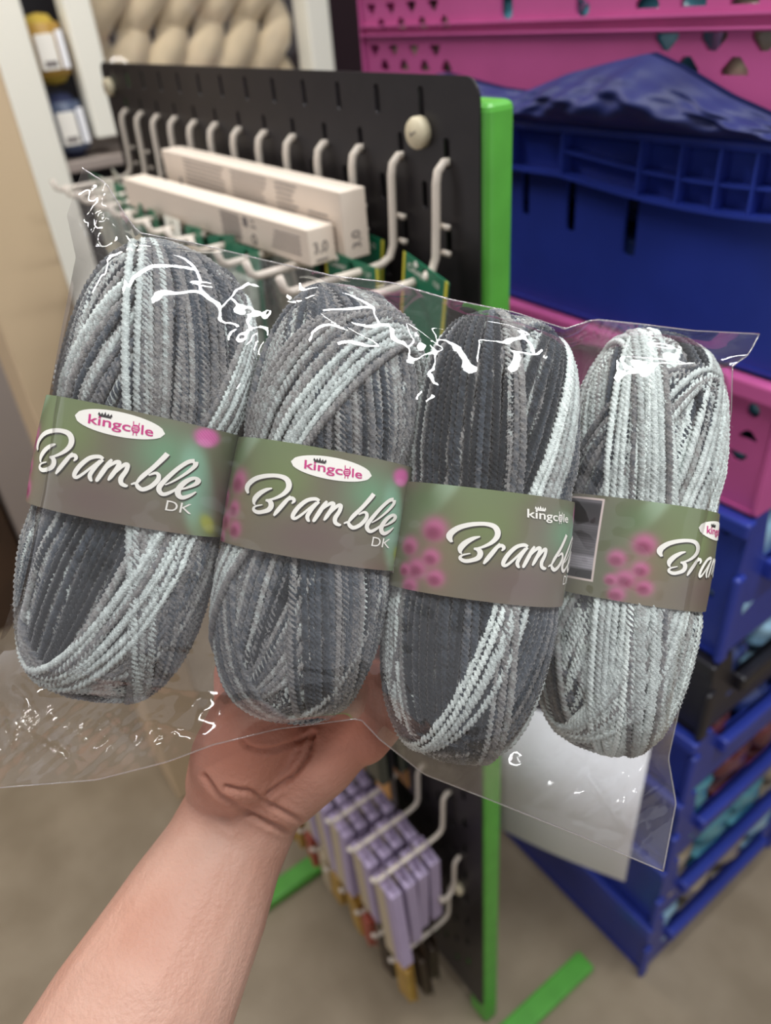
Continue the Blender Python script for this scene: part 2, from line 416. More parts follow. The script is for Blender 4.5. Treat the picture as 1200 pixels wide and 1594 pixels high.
# ------------------------------------------------------------------ crates
CX0, CX1, CY0, CY1 = -.98, -.318, .667, 1.072
def crate(name, label, m, z0, z1, lip, holes_front=(), holes_side=(), rimh=.02, rimout=.012, grp=None, ribs=False):
    t = thing(name, label, 'crate', (CX0, CY0, z0), grp)
    W_, Dp, H_ = CX1-CX0, CY1-CY0, z1-z0
    off = lambda hs, x0: [[(x-x0, y-z0) for x, y in h] for h in hs]
    th = .004
    tp = .0
    plate([rrect(0.006, 0, W_-.006, H_-.002, .008, 4)]+off(holes_front, CX0), th, 'front_wall', m, t, lambda x, y, d: (x, d+.006*(1-y/H_), y))
    plate([rrect(0.006, 0, W_-.006, H_-.002, .008, 4)], th, 'back_wall', m, t, lambda x, y, d: (x, Dp-d, y))
    plate([rrect(0.0, 0, Dp, H_-.002, .008, 4)], th, 'end_wall', m, t, lambda x, y, d: (d, x, y))
    if lip < z1-.01:   # open picking end
        lh = lip-z0
        outl = [(0, 0), (Dp, 0), (Dp, H_), (Dp-.03, H_), (Dp-.045, lh+.01), (Dp-.06, lh), (.06, lh), (.045, lh+.01), (.03, H_), (0, H_)]
        plate([outl], th, 'open_end_wall', m, t, lambda x, y, d: (W_-.004-d+.004*(y/H_), x, y))
        r = MB()
        r.box((W_-.010, .055, lh-.026), (W_+.012, Dp-.055, lh)); r.build('end_lip', m, t, bevel=.004)
        r = MB()
        r.box((W_-.006, -.006, 0), (W_+.004, .012, lh+.004)); r.build('corner_post', m, t, bevel=.004)
        MB().box((W_-.006, Dp-.012, 0), (W_+.004, Dp+.006, lh+.004)).build('corner_post', m, t, bevel=.004)
    else:
        plate([rrect(0.0, 0, Dp, H_-.002, .008, 4)]+off(holes_side, CY0), th, 'end_wall', m, t, lambda x, y, d: (W_-d, x, y))
    MB().box((.004, .004, 0), (W_-.004, Dp-.004, .004)).build('base', m, t)
    r = MB()
    r.box((-rimout*.3, -rimout, H_-rimh), (W_+rimout*.3, .004, H_))
    r.box((-rimout*.3, Dp-.004, H_-rimh), (W_+rimout*.3, Dp+rimout, H_))
    r.box((-rimout, -rimout, H_-rimh), (.004, Dp+rimout, H_))
    if lip >= z1-.01: r.box((W_-.004, -rimout, H_-rimh), (W_+rimout, Dp+rimout, H_))
    r.build('rim', m, t, bevel=.003)
    return t
def tri(x, z, w, h, up=True):
    s = 1 if up else -1
    return [(x-w/2, z-s*h/2), (x-w/2, z-s*h*.2), (x-w*.15, z+s*h/2), (x+w*.15, z+s*h/2), (x+w/2, z-s*h*.2), (x+w/2, z-s*h/2)]
def slotr(x, z0, z1, w): return rrect(x-w/2, z0, x+w/2, z1, w*.3, 3)
crate('blue_crate', 'blue plastic crate standing on the floor, lowest of the stack', M['blue'], 0.001, .172, .092, rimh=.03, grp='stacked crates')
crate('blue_crate', 'blue plastic crate with open end, second from the floor', M['blue'], .174, .346, .250, grp='stacked crates')
crate('blue_crate', 'blue plastic crate with open end, third from the floor', M['blue'], .348, .520, .429, grp='stacked crates')
crate('blue_crate', 'blue plastic crate with open end, just below the black crate', M['blue'], .522, .655, .617, grp='stacked crates')
crate('black_crate', 'black plastic crate between the blue crates of the stack', M['darkplastic'], .657, .80, .742, grp='stacked crates')
crate('blue_crate', 'blue plastic crate with small round holes, directly under the lower pink crate', M['blue'], .802, 1.012, .93,
      holes_front=[rrect(x-.006, z-.006, x+.006, z+.006, .0055, 4) for x, z in ((-.345, .985), (-.38, .93), (-.44, .93), (-.35, .89), (-.41, .89))], grp='stacked crates')
ph = [rrect(-.352, 1.124, -.338, 1.139, .007, 5)]
for k in range(5):
    ph += [tri(-.345-.03*k, 1.103, .020, .011, True), tri(-.352-.03*k, 1.075, .020, .011, False)]
crate('pink_crate', 'pink plastic crate with small triangular holes, lower of the two pink crates', M['pink'], 1.014, 1.166, 1.166, holes_front=ph, grp='stacked crates')
bh = [slotr(-.598, 1.262, 1.315, .013), slotr(-.516, 1.250, 1.312, .016), slotr(-.668, 1.27, 1.318, .011)]
bc = crate('blue_crate', 'large blue plastic crate with a ribbed rim directly below the upper pink crate', M['blue'], 1.168, 1.372, 1.372, holes_front=bh, rimh=.008, rimout=.016, grp='stacked crates')
r = MB()   # ribbed rim band
zr = lambda x: 1.322-.012*math.sin(max(0, (x+.60))*9)-1.168
xs = np.linspace(CX0+.004, CX1-.004, 60)
for a, b in zip(xs[:-1], xs[1:]):
    za, zb = zr(a), zr(b)
    r.add([(a-CX0, -.016, za), (b-CX0, -.016, zb), (b-CX0, 0, zb), (a-CX0, 0, za), (a-CX0, -.016, za+.004), (b-CX0, -.016, zb+.004), (b-CX0, 0, zb+.004), (a-CX0, 0, za+.004)],
          [(0, 3, 2, 1), (4, 5, 6, 7), (0, 1, 5, 4), (2, 3, 7, 6)])
    za += .024; zb += .024
    if a > -.60:
        r.add([(a-CX0, -.013, za), (b-CX0, -.013, zb), (b-CX0, 0, zb), (a-CX0, 0, za), (a-CX0, -.013, za+.003), (b-CX0, -.013, zb+.003), (b-CX0, 0, zb+.003), (a-CX0, 0, za+.003)],
              [(0, 3, 2, 1), (4, 5, 6, 7), (0, 1, 5, 4), (2, 3, 7, 6)])
for x in (-.92, -.84, -.76, -.68, -.60, -.50, -.455, -.415, -.38, -.345):
    r.box((x-CX0-.0015, -.0155, zr(x)), (x-CX0+.0015, 0, .202))
r.build('rim_ribs', M['blue'], bc)
th_ = []
for k in range(4):
    for j, z in enumerate((1.430, 1.475, 1.520)):
        th_ += [tri(-.955+.042*k, z+.006, .019, .012, False), tri(-.935+.042*k, z-.010, .019, .012, True)]
for k in range(4):
    for j, z in enumerate((1.437, 1.488, 1.54)):
        th_ += [tri(-.50+.048*k, z+.006, .026, .014, False), tri(-.524+.048*k, z-.012, .026, .014, True)]
for x in (-.705, -.60): th_.append(slotr(x, 1.465, 1.56, .018))
pc = crate('pink_crate', 'big pink plastic crate with rows of triangular holes on top of the stack', M['pink'], 1.376, 1.60, 1.60, holes_front=th_, grp='stacked crates')
for z in (1.452, 1.462, 1.505): MB().box((.004, -.003, z-1.376), (CX1-CX0-.004, .003, z-1.374)).build('face_ridge', M['pink'], pc)

# contents: plastic wrapped yarn packs
def lump(sx, sy, sz, seed, n=26):
    r = np.random.default_rng(seed)
    u = np.linspace(0, 2*np.pi, n); v = np.linspace(-np.pi/2, np.pi/2, n)
    U, V = np.meshgrid(u, v, indexing='ij')
    c = lambda a: np.sign(np.cos(a))*np.abs(np.cos(a))**.6
    s = lambda a: np.sign(np.sin(a))*np.abs(np.sin(a))**.6
    ph = r.uniform(0, 6, 6)
    b = 1+.05*np.sin(5*U+ph[0]+3*V)*np.cos(4*V+ph[1])+.03*np.sin(11*V+ph[2]+2*np.sin(U))*np.cos(V)
    x = sx*c(V)*c(U)*b; y = sy*c(V)*s(U)*b; z = sz*s(V)*b
    return np.stack([x, y, z], -1).reshape(-1, 3), grid_faces(n, n)
cols = [('pale blue', '9cc6e0', '6088a8'), ('teal', '5aa0b0', '2f6c80'), ('navy', '2c3f7a', '151d40'), ('taupe', 'a89c88', '6a6254'), ('maroon', '6a3038', '3a1a24')]
pk = []
for k, (nm, c1, c2) in enumerate(cols):
    pk.append(mat(nm.replace(' ', '_')+'_wrapped_yarn', c1, .22, .6, col2=c2, nscale=28, bump=.6, bscale=40))
lm = []
for k in range(4):
    v, f = lump(.055, .042, .038, k); o = np_mesh('wrapped_yarn_pack', v, f, pk[k]); me = o.data; bpy.data.objects.remove(o); lm.append(me)
crate_rows = [(.001, .172, 'lowest blue crate'), (.174, .346, 'second blue crate from the floor'), (.348, .52, 'third blue crate from the floor'), (.522, .655, 'blue crate under the black crate'), (.657, .80, 'black crate'), (.802, 1.012, 'blue crate under the pink crate'), (1.376, 1.60, 'upper pink crate'), (1.014, 1.166, 'lower pink crate'), (1.168, 1.372, 'large ribbed blue crate')]
places = ['nearest', 'second', 'third', 'farthest']
for ci, (z0, z1, nm) in enumerate(crate_rows):
    side = ci < 6
    for j in range(4):
        for layer in range(2):
            k = (ci*3+j*2+layer*5+j*j) % 5
            me = lm[(ci+j) % 4].copy(); me.materials.clear(); me.materials.append(pk[k])
            o = bpy.data.objects.new('wrapped_yarn_pack', me); C.objects.link(o)
            h = (z1-z0-.008)/2
            if side: o.location = (CX1-.059, CY0+.055+.097*j, z0+.006+h*(layer+.5))
            else: o.location = (CX1-.075-.165*j, CY0+.054, z0+.006+h*(layer+.5))
            sc = h/2/.0395*1.0
            o.scale = (1.0 if side else 1.35, 1.08, sc)
            if side: tag(o, '%s wrapped yarn pack, %s %s in the %s' % (cols[k][0], 'upper' if layer else 'lower', places[j], nm), 'yarn pack', 'yarn packs in the crates')
            else: tag(o, '%s yarn pack in the %s, %s %s from right' % (cols[k][0], nm, 'upper' if layer else 'lower', ords[j]), 'yarn pack', 'yarn packs in the crates')

# dark blue plastic sack on the crate rim
sackm = mat('dark_blue_film', '29326e', .5, .4, bump=.3, bscale=18, noise=.35, nscale=10)
top = [(-.99, 1.372), (-.80, 1.415), (-.70, 1.402), (-.66, 1.40), (-.60, 1.418), (-.56, 1.426), (-.505, 1.436), (-.47, 1.425), (-.42, 1.405), (-.37, 1.390), (-.31, 1.375)]
tx = np.array([p[0] for p in top]); tz = np.array([p[1] for p in top])
nu, nv = 120, 30
xx = np.linspace(-.99, -.31, nu); ss = np.linspace(0, 1, nv)
XX, SS = np.meshgrid(xx, ss, indexing='ij')
TT = np.interp(XX, tx, tz)
ZZ = 1.3725+(TT-1.3725)*SS
crk = .004*np.sin(XX*70+8*SS)+.003*np.sin(XX*131-11*SS+2)+.003*np.abs(np.sin(XX*43+14*SS*SS))
YY = CY0-.012-.030*np.sin(np.pi*SS**.8)*(TT-1.3725)/.05-crk*np.sin(np.pi*SS)
bk = YY*0+CY0-.001
V_ = np.concatenate([np.stack([XX, YY, ZZ], -1).reshape(-1, 3), np.stack([XX, bk, ZZ], -1).reshape(-1, 3)])
gf = grid_faces(nu, nv)
sk = np_mesh('plastic_sack', V_, np.concatenate([gf, gf[:, ::-1]+nu*nv]), sackm)
tag(sk, 'crumpled dark blue plastic sack bulging over the rim of the large blue crate', 'plastic sack')

# white A4 sheet tucked behind the green post
a = Vector((-.525, .497, .378)); b = Vector((-.336, .585, .378)); ux = (b-a).normalized()
sh = MB(); n = 10
for i in range(n+1):
    for z in (.378, .69):
        bend = .004*math.sin(math.pi*i/n)
        q = a+ux*(b-a).length*i/n; sh.v.append((q.x+bend*.4, q.y-bend, z))
for i in range(n): sh.f.append((2*i, 2*i+2, 2*i+3, 2*i+1))
so = sh.build('paper_sheet', M['paper'], smooth=True); sm = so.modifiers.new('s', 'SOLIDIFY'); sm.thickness = .0006
tag(so, 'blank white paper sheet hanging between the green post and the blue crates', 'paper sheet')

# ------------------------------------------------------------------ shelving on the left
su = thing('shelving_unit', 'white shelving unit with dark back behind the pegboard on the left', 'shelving', (-1.9, .8, 0))
def sub(mb, name, m, bev=.003):
    o = mb.build(name, m, su, bevel=bev); o.location = (1.9, -.8, 0); return o
sub(MB().box((-1.96, .406, 0), (-1.9, .482, 2.3)), 'upright', M['white'])
sub(MB().box((-1.96, .566, 1.275), (-1.9, .622, 2.3)), 'divider', M['white'])
sub(MB().box((-1.97, 1.145, 0), (-1.9, 1.208, 2.3)), 'upright', M['white'])
sub(MB().box((-2.35, .40, 0), (-2.33, 1.25, 2.3)), 'back_panel', M['black'])
sub(MB().box((-2.33, .482, 1.215), (-1.9, 1.145, 1.238)), 'shelf', M['greyp'])
sub(MB().box((-2.33, .482, .75), (-1.9, 1.145, .773)), 'shelf', M['greyp'])
sub(MB().box((-2.33, .482, 1.38), (-1.98, .566, 1.384)), 'shelf', M['black'])
c1 = MB().box((-2.6, 1.25, 0), (-2.2, 3.0, 1.9)).build('dark_gap_block', mat('maroon_gap_dark', '2a1420', .7), bevel=.01)  # dark-coloured block stands in for the darkness of the gap
tag(c1, 'dark maroon block standing in for the dark gap between shelving and pink crate', 'cabinet')
c2 = MB().box((-2.3, .10, 0), (-2.0, .228, 1.5)).build('grey_panel', M['greyp'], bevel=.004)
tag(c2, 'narrow grey board standing on the floor left of the beige pillar', 'board')
c3 = MB().box((-2.5, -.7, 0), (-2.1, .092, .74)).build('brown_cabinet', M['brown'], bevel=.005)
tag(c3, 'low dark brown cabinet at the far left edge', 'cabinet')
# yarn balls with yellow / blue bands
def shelf_ball(label, y, z, band, body):
    t = thing('shelved_yarn_ball', label, 'yarn ball', (-1.955, y, z), 'labelled yarn balls on the left shelf')
    def lathe(prof, nm, m, sy=1):
        n = 24; mb = MB(); vs = []; fs = []
        for r_, h in prof:
            for k in range(n): vs.append((r_*math.cos(math.tau*k/n), r_*math.sin(math.tau*k/n), h))
        for i in range(len(prof)-1):
            for k in range(n): fs.append((i*n+k, i*n+(k+1) % n, (i+1)*n+(k+1) % n, (i+1)*n+k))
        mb.add(vs, fs); return mb.build(nm, m, t, smooth=True)
    lathe([(.001, 0), (.022, .004), (.036, .02), (.038, .06), (.036, .105), (.022, .128), (.001, .132)], 'wound_yarn', body)
    lathe([(.0375, .018), (.0395, .02), (.0395, .112), (.0375, .114)], 'paper_band', band)
    MB().box((.0385, -.028, .03), (.041, .012, .095)).build('band_print', M['whiteink'], t, bevel=.001)
    MB().box((.0405, -.020, .036), (.0415, .006, .046)).build('barcode_block', M['ink'], t)
    MB().box((.030, .018, .03), (.036, .032, .1)).build('band_print', M['paper'], t)
shelf_ball('yarn ball with a yellow band and white print on the upper left shelf', .520, 1.384, M['gold'], mat('yellow_yarn', 'b39a3c', .9))
shelf_ball('yarn ball with a dark blue band and white print below the yellow one', .520, 1.239, mat('steel_band', '4a5670', .4), mat('navy_yarn', '232a4a', .9))
# cream wool skeins
wool = mat('cream_wool', 'dccbab', .9, .1, noise=.12, nscale=25, bump=.5, bscale=60, sheen=.4)
def skein(y, x, label, r=.05):
    t = thing('wool_skein', label, 'wool skein', (x, y, 1.239), 'cream wool skeins in a clear bag')
    for s in (0, math.pi):
        p = [(.62*r*math.cos(s+k*.62), .78*r*math.sin(s+k*.62), .03+k*.026) for k in range(20)]
        rr = [r*.2+r*.42*min(1, k/2, (19-k)/2) for k in range(20)]
        MB().tube(p, rr, 14).build('roving', wool, t, smooth=True)
for k, y in enumerate((.69, .785, .88, .975, 1.07)):
    skein(y, -2.02, 'thick cream wool roving skein, %s from the left above the pegboard' % ords[k], .062)

# film material -------------------------------------------------------
def film_mat(name, tint=(.97, .965, .97), haze=.03, rough=.07, bump=.25, sc=14, fac=1.0, hz=(.8, .76, .78, 1)):
    m_ = bpy.data.materials.new(name); m_.use_nodes = True; nt = m_.node_tree; nt.nodes.clear()
    L = nt.links.new; N_ = nt.nodes.new
    out = N_('ShaderNodeOutputMaterial'); tr = N_('ShaderNodeBsdfTransparent'); tr.inputs[0].default_value = (*tint, 1)
    gl = N_('ShaderNodeBsdfGlossy'); gl.inputs['Roughness'].default_value = rough; gl.inputs[0].default_value = (1, 1, 1, 1)
    lw = N_('ShaderNodeLayerWeight'); lw.inputs[0].default_value = .5
    pw = N_('ShaderNodeMath'); pw.operation = 'POWER'; pw.inputs[1].default_value = 4.0; L(lw.outputs['Facing'], pw.inputs[0])
    fr = N_('ShaderNodeMath'); fr.operation = 'MULTIPLY_ADD'; fr.inputs[1].default_value = .8; fr.inputs[2].default_value = .055; L(pw.outputs[0], fr.inputs[0])
    df = N_('ShaderNodeBsdfDiffuse'); df.inputs[0].default_value = hz
    tl = N_('ShaderNodeBsdfTranslucent'); tl.inputs[0].default_value = hz
    ad = N_('ShaderNodeMixShader'); ad.inputs[0].default_value = .5; L(df.outputs[0], ad.inputs[1]); L(tl.outputs[0], ad.inputs[2])
    m1 = N_('ShaderNodeMixShader'); m1.inputs[0].default_value = haze; L(tr.outputs[0], m1.inputs[1]); L(ad.outputs[0], m1.inputs[2])
    m2 = N_('ShaderNodeMixShader')
    mu = N_('ShaderNodeMath'); mu.operation = 'MULTIPLY'; mu.inputs[1].default_value = fac; mu.use_clamp = True
    L(fr.outputs[0], mu.inputs[0]); L(mu.outputs[0], m2.inputs[0]); L(m1.outputs[0], m2.inputs[1]); L(gl.outputs[0], m2.inputs[2]); L(m2.outputs[0], out.inputs[0])
    tc = N_('ShaderNodeTexCoord'); mp = N_('ShaderNodeMapping'); mp.inputs['Scale'].default_value = (1, 1, 1)
    no = N_('ShaderNodeTexNoise'); no.inputs['Scale'].default_value = sc; no.inputs['Detail'].default_value = 3; no.inputs['Distortion'].default_value = .8
    L(tc.outputs['Object'], mp.inputs[0]); L(mp.outputs[0], no.inputs['Vector'])
    bu = N_('ShaderNodeBump'); bu.inputs['Strength'].default_value = bump; bu.inputs['Distance'].default_value = .003
    L(no.outputs['Fac'], bu.inputs['Height'])
    for x in (gl, lw): L(bu.outputs['Normal'], x.inputs['Normal'])
    return m_
wf = film_mat('wool_bag_film', haze=.03, bump=.4, sc=12, fac=.7)
nu, nv = 60, 30
yy = np.linspace(.63, 1.13, nu); zz = np.linspace(1.24, 1.75, nv); YY, ZZ = np.meshgrid(yy, zz, indexing='ij')
XX = -1.93+.008*np.sin(YY*30+2*np.sin(ZZ*16))+.004*np.sin(ZZ*33+YY*20)
wbg = np_mesh('wool_bag', np.stack([XX, YY, ZZ], -1).reshape(-1, 3), grid_faces(nu, nv), wf)
tag(wbg, 'clear plastic bag front over the cream wool skeins behind the pegboard', 'plastic bag')

# ------------------------------------------------------------------ yarn balls
def yarn_material():
    m_ = bpy.data.materials.new('variegated_yarn'); m_.use_nodes = True; nt = m_.node_tree; b = nt.nodes['Principled BSDF']
    L = nt.links.new; N_ = nt.nodes.new
    at = N_('ShaderNodeAttribute'); at.attribute_name = 'tone'
    tc = N_('ShaderNodeTexCoord')
    no = N_('ShaderNodeTexNoise'); no.inputs['Scale'].default_value = 900; no.inputs['Detail'].default_value = 2
    L(tc.outputs['Object'], no.inputs['Vector'])
    ma = N_('ShaderNodeMath'); ma.operation = 'MULTIPLY_ADD'; ma.inputs[1].default_value = .36; ma.inputs[2].default_value = -.18
    L(no.outputs['Fac'], ma.inputs[0])
    ad = N_('ShaderNodeMath'); ad.operation = 'ADD'; L(at.outputs['Fac'], ad.inputs[0]); L(ma.outputs[0], ad.inputs[1])
    r = N_('ShaderNodeValToRGB'); e = r.color_ramp.elements
    e[0].position = 0; e[0].color = lin('1c2228'); e[1].position = 1; e[1].color = lin('e2ece8')
    for p, c in ((.25, '434b54'), (.5, '868482'), (.72, 'b4bdbb')):
        q = e.new(p); q.color = lin(c)
    L(ad.outputs[0], r.inputs[0]); L(r.outputs[0], b.inputs['Base Color'])
    b.inputs['Roughness'].default_value = .85; b.inputs['Specular IOR Level'].default_value = .2; b.inputs['Sheen Weight'].default_value = .35; b.inputs['Sheen Roughness'].default_value = .5
    n2 = N_('ShaderNodeTexNoise'); n2.inputs['Scale'].default_value = 1600; n2.inputs['Detail'].default_value = 2
    L(tc.outputs['Object'], n2.inputs['Vector'])
    bu = N_('ShaderNodeBump'); bu.inputs['Strength'].default_value = .8; bu.inputs['Distance'].default_value = .0006
    L(n2.outputs['Fac'], bu.inputs['Height']); L(bu.outputs['Normal'], b.inputs['Normal'])
    return m_
YARN = yarn_material()
PH, PC = 3.2, 2.3        # profile and cross-section exponents
def shape(d, w, h, dp, dr):
    x, y, z = d[:, 0], d[:, 1], d[:, 2]
    rh = (np.abs(x)**PC+np.abs(z)**PC)**(1/PC)
    s = 1/((rh**PH+np.abs(y)**PH)**(1/PH)+1e-9)
    pinch = 1-.05*np.exp(-(y*s*h/.0285)**8)
    p = np.stack([w*x*s*pinch, h*y*s, dp*z*s*pinch], 1)
    n = p/np.array([w*w, h*h, dp*dp]); n /= np.linalg.norm(n, axis=1)[:, None]
    return p+n*dr, n
def strand(phi, tau, w, h, dp, dr, r, tone_fn, rs, out, wob=.03):
    E_ = np.array([math.sin(phi), 0, math.cos(phi)]); R_ = np.array([math.cos(phi), 0, -math.sin(phi)])
    D_ = np.array([0, math.cos(tau), 0])+math.sin(tau)*R_
    B_ = np.cross(E_, D_)
    t = np.linspace(0, 2*np.pi, 1500)
    ph = rs.uniform(0, 6.3, 3)
    wb_ = wob*(np.sin(2*t+ph[0])*.5+.25*np.sin(5*t+ph[1]))
    d = E_*np.cos(t)[:, None]+D_*np.sin(t)[:, None]+B_*wb_[:, None]
    d /= np.linalg.norm(d, axis=1)[:, None]
    p, n = shape(d, w, h, dp, dr)
    s = np.concatenate([[0], np.cumsum(np.linalg.norm(np.diff(p, axis=0), axis=1))])
    front = p[:, 2] > -.15*dp
    # resample: fine where it can be seen, coarse behind
    step = np.where(front, .00075, .004)
    k = np.concatenate([[0], np.cumsum(np.diff(s)/step[:-1])])
    m_ = int(k[-1])
    si = np.interp(np.arange(m_), k, s)
    q = np.stack([np.interp(si, s, p[:, a]) for a in range(3)], 1)
    nn = np.stack([np.interp(si, s, n[:, a]) for a in range(3)], 1)
    T = np.gradient(q, axis=0); T /= np.linalg.norm(T, axis=1)[:, None]
    Bn = np.cross(T, nn); Bn /= np.linalg.norm(Bn, axis=1)[:, None]; nn = np.cross(Bn, T)
    A = 9; an = np.arange(A)/A*2*np.pi
    tw = 2*np.pi*si/.0068+ph[2]
    lob = 1+.30*np.cos(3*(an[None, :]+tw[:, None]))
    rr = r*lob*(1+.06*np.sin(si*700+ph[0]))[:, None]
    V = q[:, None, :]+rr[..., None]*(np.cos(an)[None, :, None]*nn[:, None, :]+np.sin(an)[None, :, None]*Bn[:, None, :])
    idx = np.arange(m_)[:, None]*A+np.arange(A)[None, :]
    a_ = idx; b_ = np.roll(idx, -1, 1); c_ = np.roll(idx, -1, 0)
    F = np.stack([a_, b_, np.roll(b_, -1, 0), c_], -1).reshape(-1, 4)
    tone = tone_fn(si, q)
    plyv = np.array([0, .05, -.05])[(np.floor(((an[None, :]+tw[:, None])/(2*np.pi)*3)).astype(int)) % 3]
    tv = tone[:, None]+plyv
    out.append((V.reshape(-1, 3), F[:, ::-1], tv.ravel()))
TN = {'D': .02, 'd': .16, 'M': .38, 'm': .52, 'L': .74, 'W': .86}
def ball_mesh(w, h, dp, bands, seed, base_tones):
    rs = np.random.default_rng(seed); out = []
    pitch = .00262; r = .00150
    dphi = pitch/(.5*(w+dp))
    def band(phi, tau, n, tone, layer, tvar=.05, grad=0.0, tone2=None):
        cut = rs.uniform(-.4, .4)
        pj = rs.uniform(0, 6.28)
        for j in range(n):
            tj = tone+grad*(j/(max(n-1, 1))-.5)+rs.normal(0, tvar*1.25)
            if rs.random() < .2: tj += rs.choice([-.24, .2])
            def fn(si, q, tj=tj, ph=rs.uniform(0, .25)):
                v = tj+.07*np.sin(si*22+ph*20)+.05*np.sin(si*61+pj)
                if tone2 is not None: v = np.where(q[:, 1] < cut*h, v+(tone2-tone), v)
                return v
            strand(phi+(j-(n-1)/2)*dphi, tau+rs.normal(0, .03), w, h, dp, layer*.00068+rs.normal(0, .00018), r, fn, rs, out)
    # under layers all round
    a = 0
    while a < 2*math.pi:
        n = int(rs.integers(5, 10))
        band(a, rs.choice([-1, 1])*rs.uniform(.15, .5), n, rs.choice(base_tones), -4.2, .08)
        a += n*dphi*.5
    a = .3
    while a < 2*math.pi:
        n = int(rs.integers(4, 9))
        band(a, rs.choice([-1, 1])*rs.uniform(.2, .65), n, rs.choice(base_tones), -2, .07, tone2=rs.choice(base_tones))
        a += n*dphi*.8
    for bd in bands: band(math.radians(bd[0]), math.radians(bd[1]*1.55), bd[2], TN[bd[3]], bd[4], *(bd[5:] if len(bd) > 5 else ()))
    V = np.concatenate([o[0] for o in out]); T = np.concatenate([o[2] for o in out])
    offs = np.cumsum([0]+[len(o[0]) for o in out[:-1]])
    F = np.concatenate([o[1]+k for o, k in zip(out, offs)])
    # solid core keeps light from shining through the winding
    return V, F, T

# label print ---------------------------------------------------------
def sgn_pow(a, p): return np.sign(a)*np.abs(a)**p
LOFF = .0044
def band_curve(w, dp, off):
    th = np.linspace(-np.pi, np.pi, 1441)
    x = sgn_pow(np.sin(th), 2/PC)*w; z = sgn_pow(np.cos(th), 2/PC)*dp
    k = .95; x = x*k; z = z*k
    l = np.hypot(x, z); x = x*(1+off/l); z = z*(1+off/l)
    s = np.concatenate([[0], np.cumsum(np.hypot(np.diff(x), np.diff(z)))]); s -= np.interp(0, th, s)
    return s, x, z
# strokes of the script word, (x, y, width) in the print's own grid
STROKES = [
 [(160, 442, 10), (151, 415, 19), (160, 385, 22), (195, 352, 22), (250, 332, 20), (315, 326, 18), (365, 337, 22), (388, 365, 26), (386, 400, 24), (358, 434, 18), (312, 461, 12), (262, 478, 7)],
 [(295, 402, 6), (262, 413, 16), (225, 438, 22), (200, 470, 22), (196, 497, 12), (204, 507, 5)],
 [(262, 474, 8), (286, 480, 20), (296, 502, 24), (284, 528, 22), (250, 544, 18), (218, 549, 18), (196, 536, 14), (204, 516, 9), (245, 503, 5)],
 [(403, 440, 8), (380, 470, 18), (350, 510, 20), (328, 540, 18), (313, 563, 8)],
 [(362, 488, 5), (388, 464, 12), (412, 452, 16), (425, 466, 16), (412, 484, 5)],
 [(568, 458, 14), (545, 447, 16), (500, 458, 18), (458, 495, 20), (430, 535, 20), (422, 562, 18), (436, 570, 14), (468, 548, 12), (510, 508, 10), (552, 466, 8)],
 [(567, 462, 12), (540, 492, 16), (515, 530, 18), (505, 556, 18), (513, 576, 14), (522, 578, 5)],
 [(612, 455, 10), (596, 480, 18), (568, 530, 20), (545, 572, 16), (538, 582, 6)],
 [(560, 540, 5), (600, 494, 10), (632, 468, 16), (650, 470, 18), (640, 500, 18), (615, 545, 18), (600, 570, 8)],
 [(612, 555, 5), (648, 508, 10), (675, 478, 16), (692, 478, 18), (686, 510, 18), (664, 552, 20), (668, 580, 18), (690, 590, 14), (700, 586, 5)],
 [(880, 393, 20), (862, 420, 20), (815, 480, 18), (765, 535, 18), (736, 580, 8)],
 [(715, 580, 6), (738, 572, 12), (752, 592, 18), (775, 602, 18), (812, 582, 18), (842, 545, 18), (846, 518, 16), (830, 506, 12), (798, 522, 6)],
 [(1000, 418, 20), (975, 425, 16), (930, 470, 16), (880, 535, 18), (852, 582, 20), (858, 610, 18), (878, 618, 16), (912, 598, 12), (945, 565, 5)],
 [(1002, 420, 18), (1000, 445, 14), (965, 492, 11), (915, 540, 8), (878, 566, 5)],
 [(930, 590, 5), (970, 572, 9), (1005, 545, 14), (1014, 522, 16), (1000, 512, 14), (968, 535, 18), (940, 578, 20), (938, 612, 20), (956, 628, 18), (985, 612, 12), (1008, 588, 5)]]
CA, SA = math.cos(math.radians(6.2)), math.sin(math.radians(6.2))
SREF = band_curve(.0385, .034, .0008)
def uv(px, py):
    """print grid -> (arc length m from centre of the face, height m)"""
    dx, dy = px-567, py-480
    x = CA*dx+SA*dy; y = -SA*dx+CA*dy
    n = max(-.995, min(.995, x/528.0))
    half = .0385*.95+.0008
    s, X_, Z_ = SREF
    m_ = Z_ > 0
    return float(np.interp(n*half, X_[m_], s[m_])), -y/528*half
def smooth_path(pts, n=10):
    P_ = np.array([pts[0]]+list(pts)+[pts[-1]], float); o = []
    for i in range(1, len(P_)-2):
        for k in range(n):
            t = k/n; a, b, c, d = P_[i-1], P_[i], P_[i+1], P_[i+2]
            o.append(.5*((2*b)+(-a+c)*t+(2*a-5*b+4*c-d)*t*t+(-a+3*b-3*c+d)*t**3))
    o.append(P_[-2]); return np.array(o)
PRINT = {'script': ([], []), 'dk': None}
for st in STROKES:
    q = smooth_path(st, 6); q[:, 2] = np.clip(q[:, 2]*1.28, 2, 40)
    T = np.gradient(q[:, :2], axis=0); T /= np.linalg.norm(T, axis=1)[:, None]+1e-9
    # pen nib: horizontal-ish strokes thinner
    nrm = np.stack([-T[:, 1], T[:, 0]], 1)
    v, f = PRINT['script']; o = len(v)
    for i in range(len(q)):
        a_ = q[i, :2]+nrm[i]*q[i, 2]/2; b_ = q[i, :2]-nrm[i]*q[i, 2]/2
        v.append(uv(*a_)); v.append(uv(*b_))
    for i in range(len(q)-1): f.append((o+2*i, o+2*i+1, o+2*i+3, o+2*i+2))
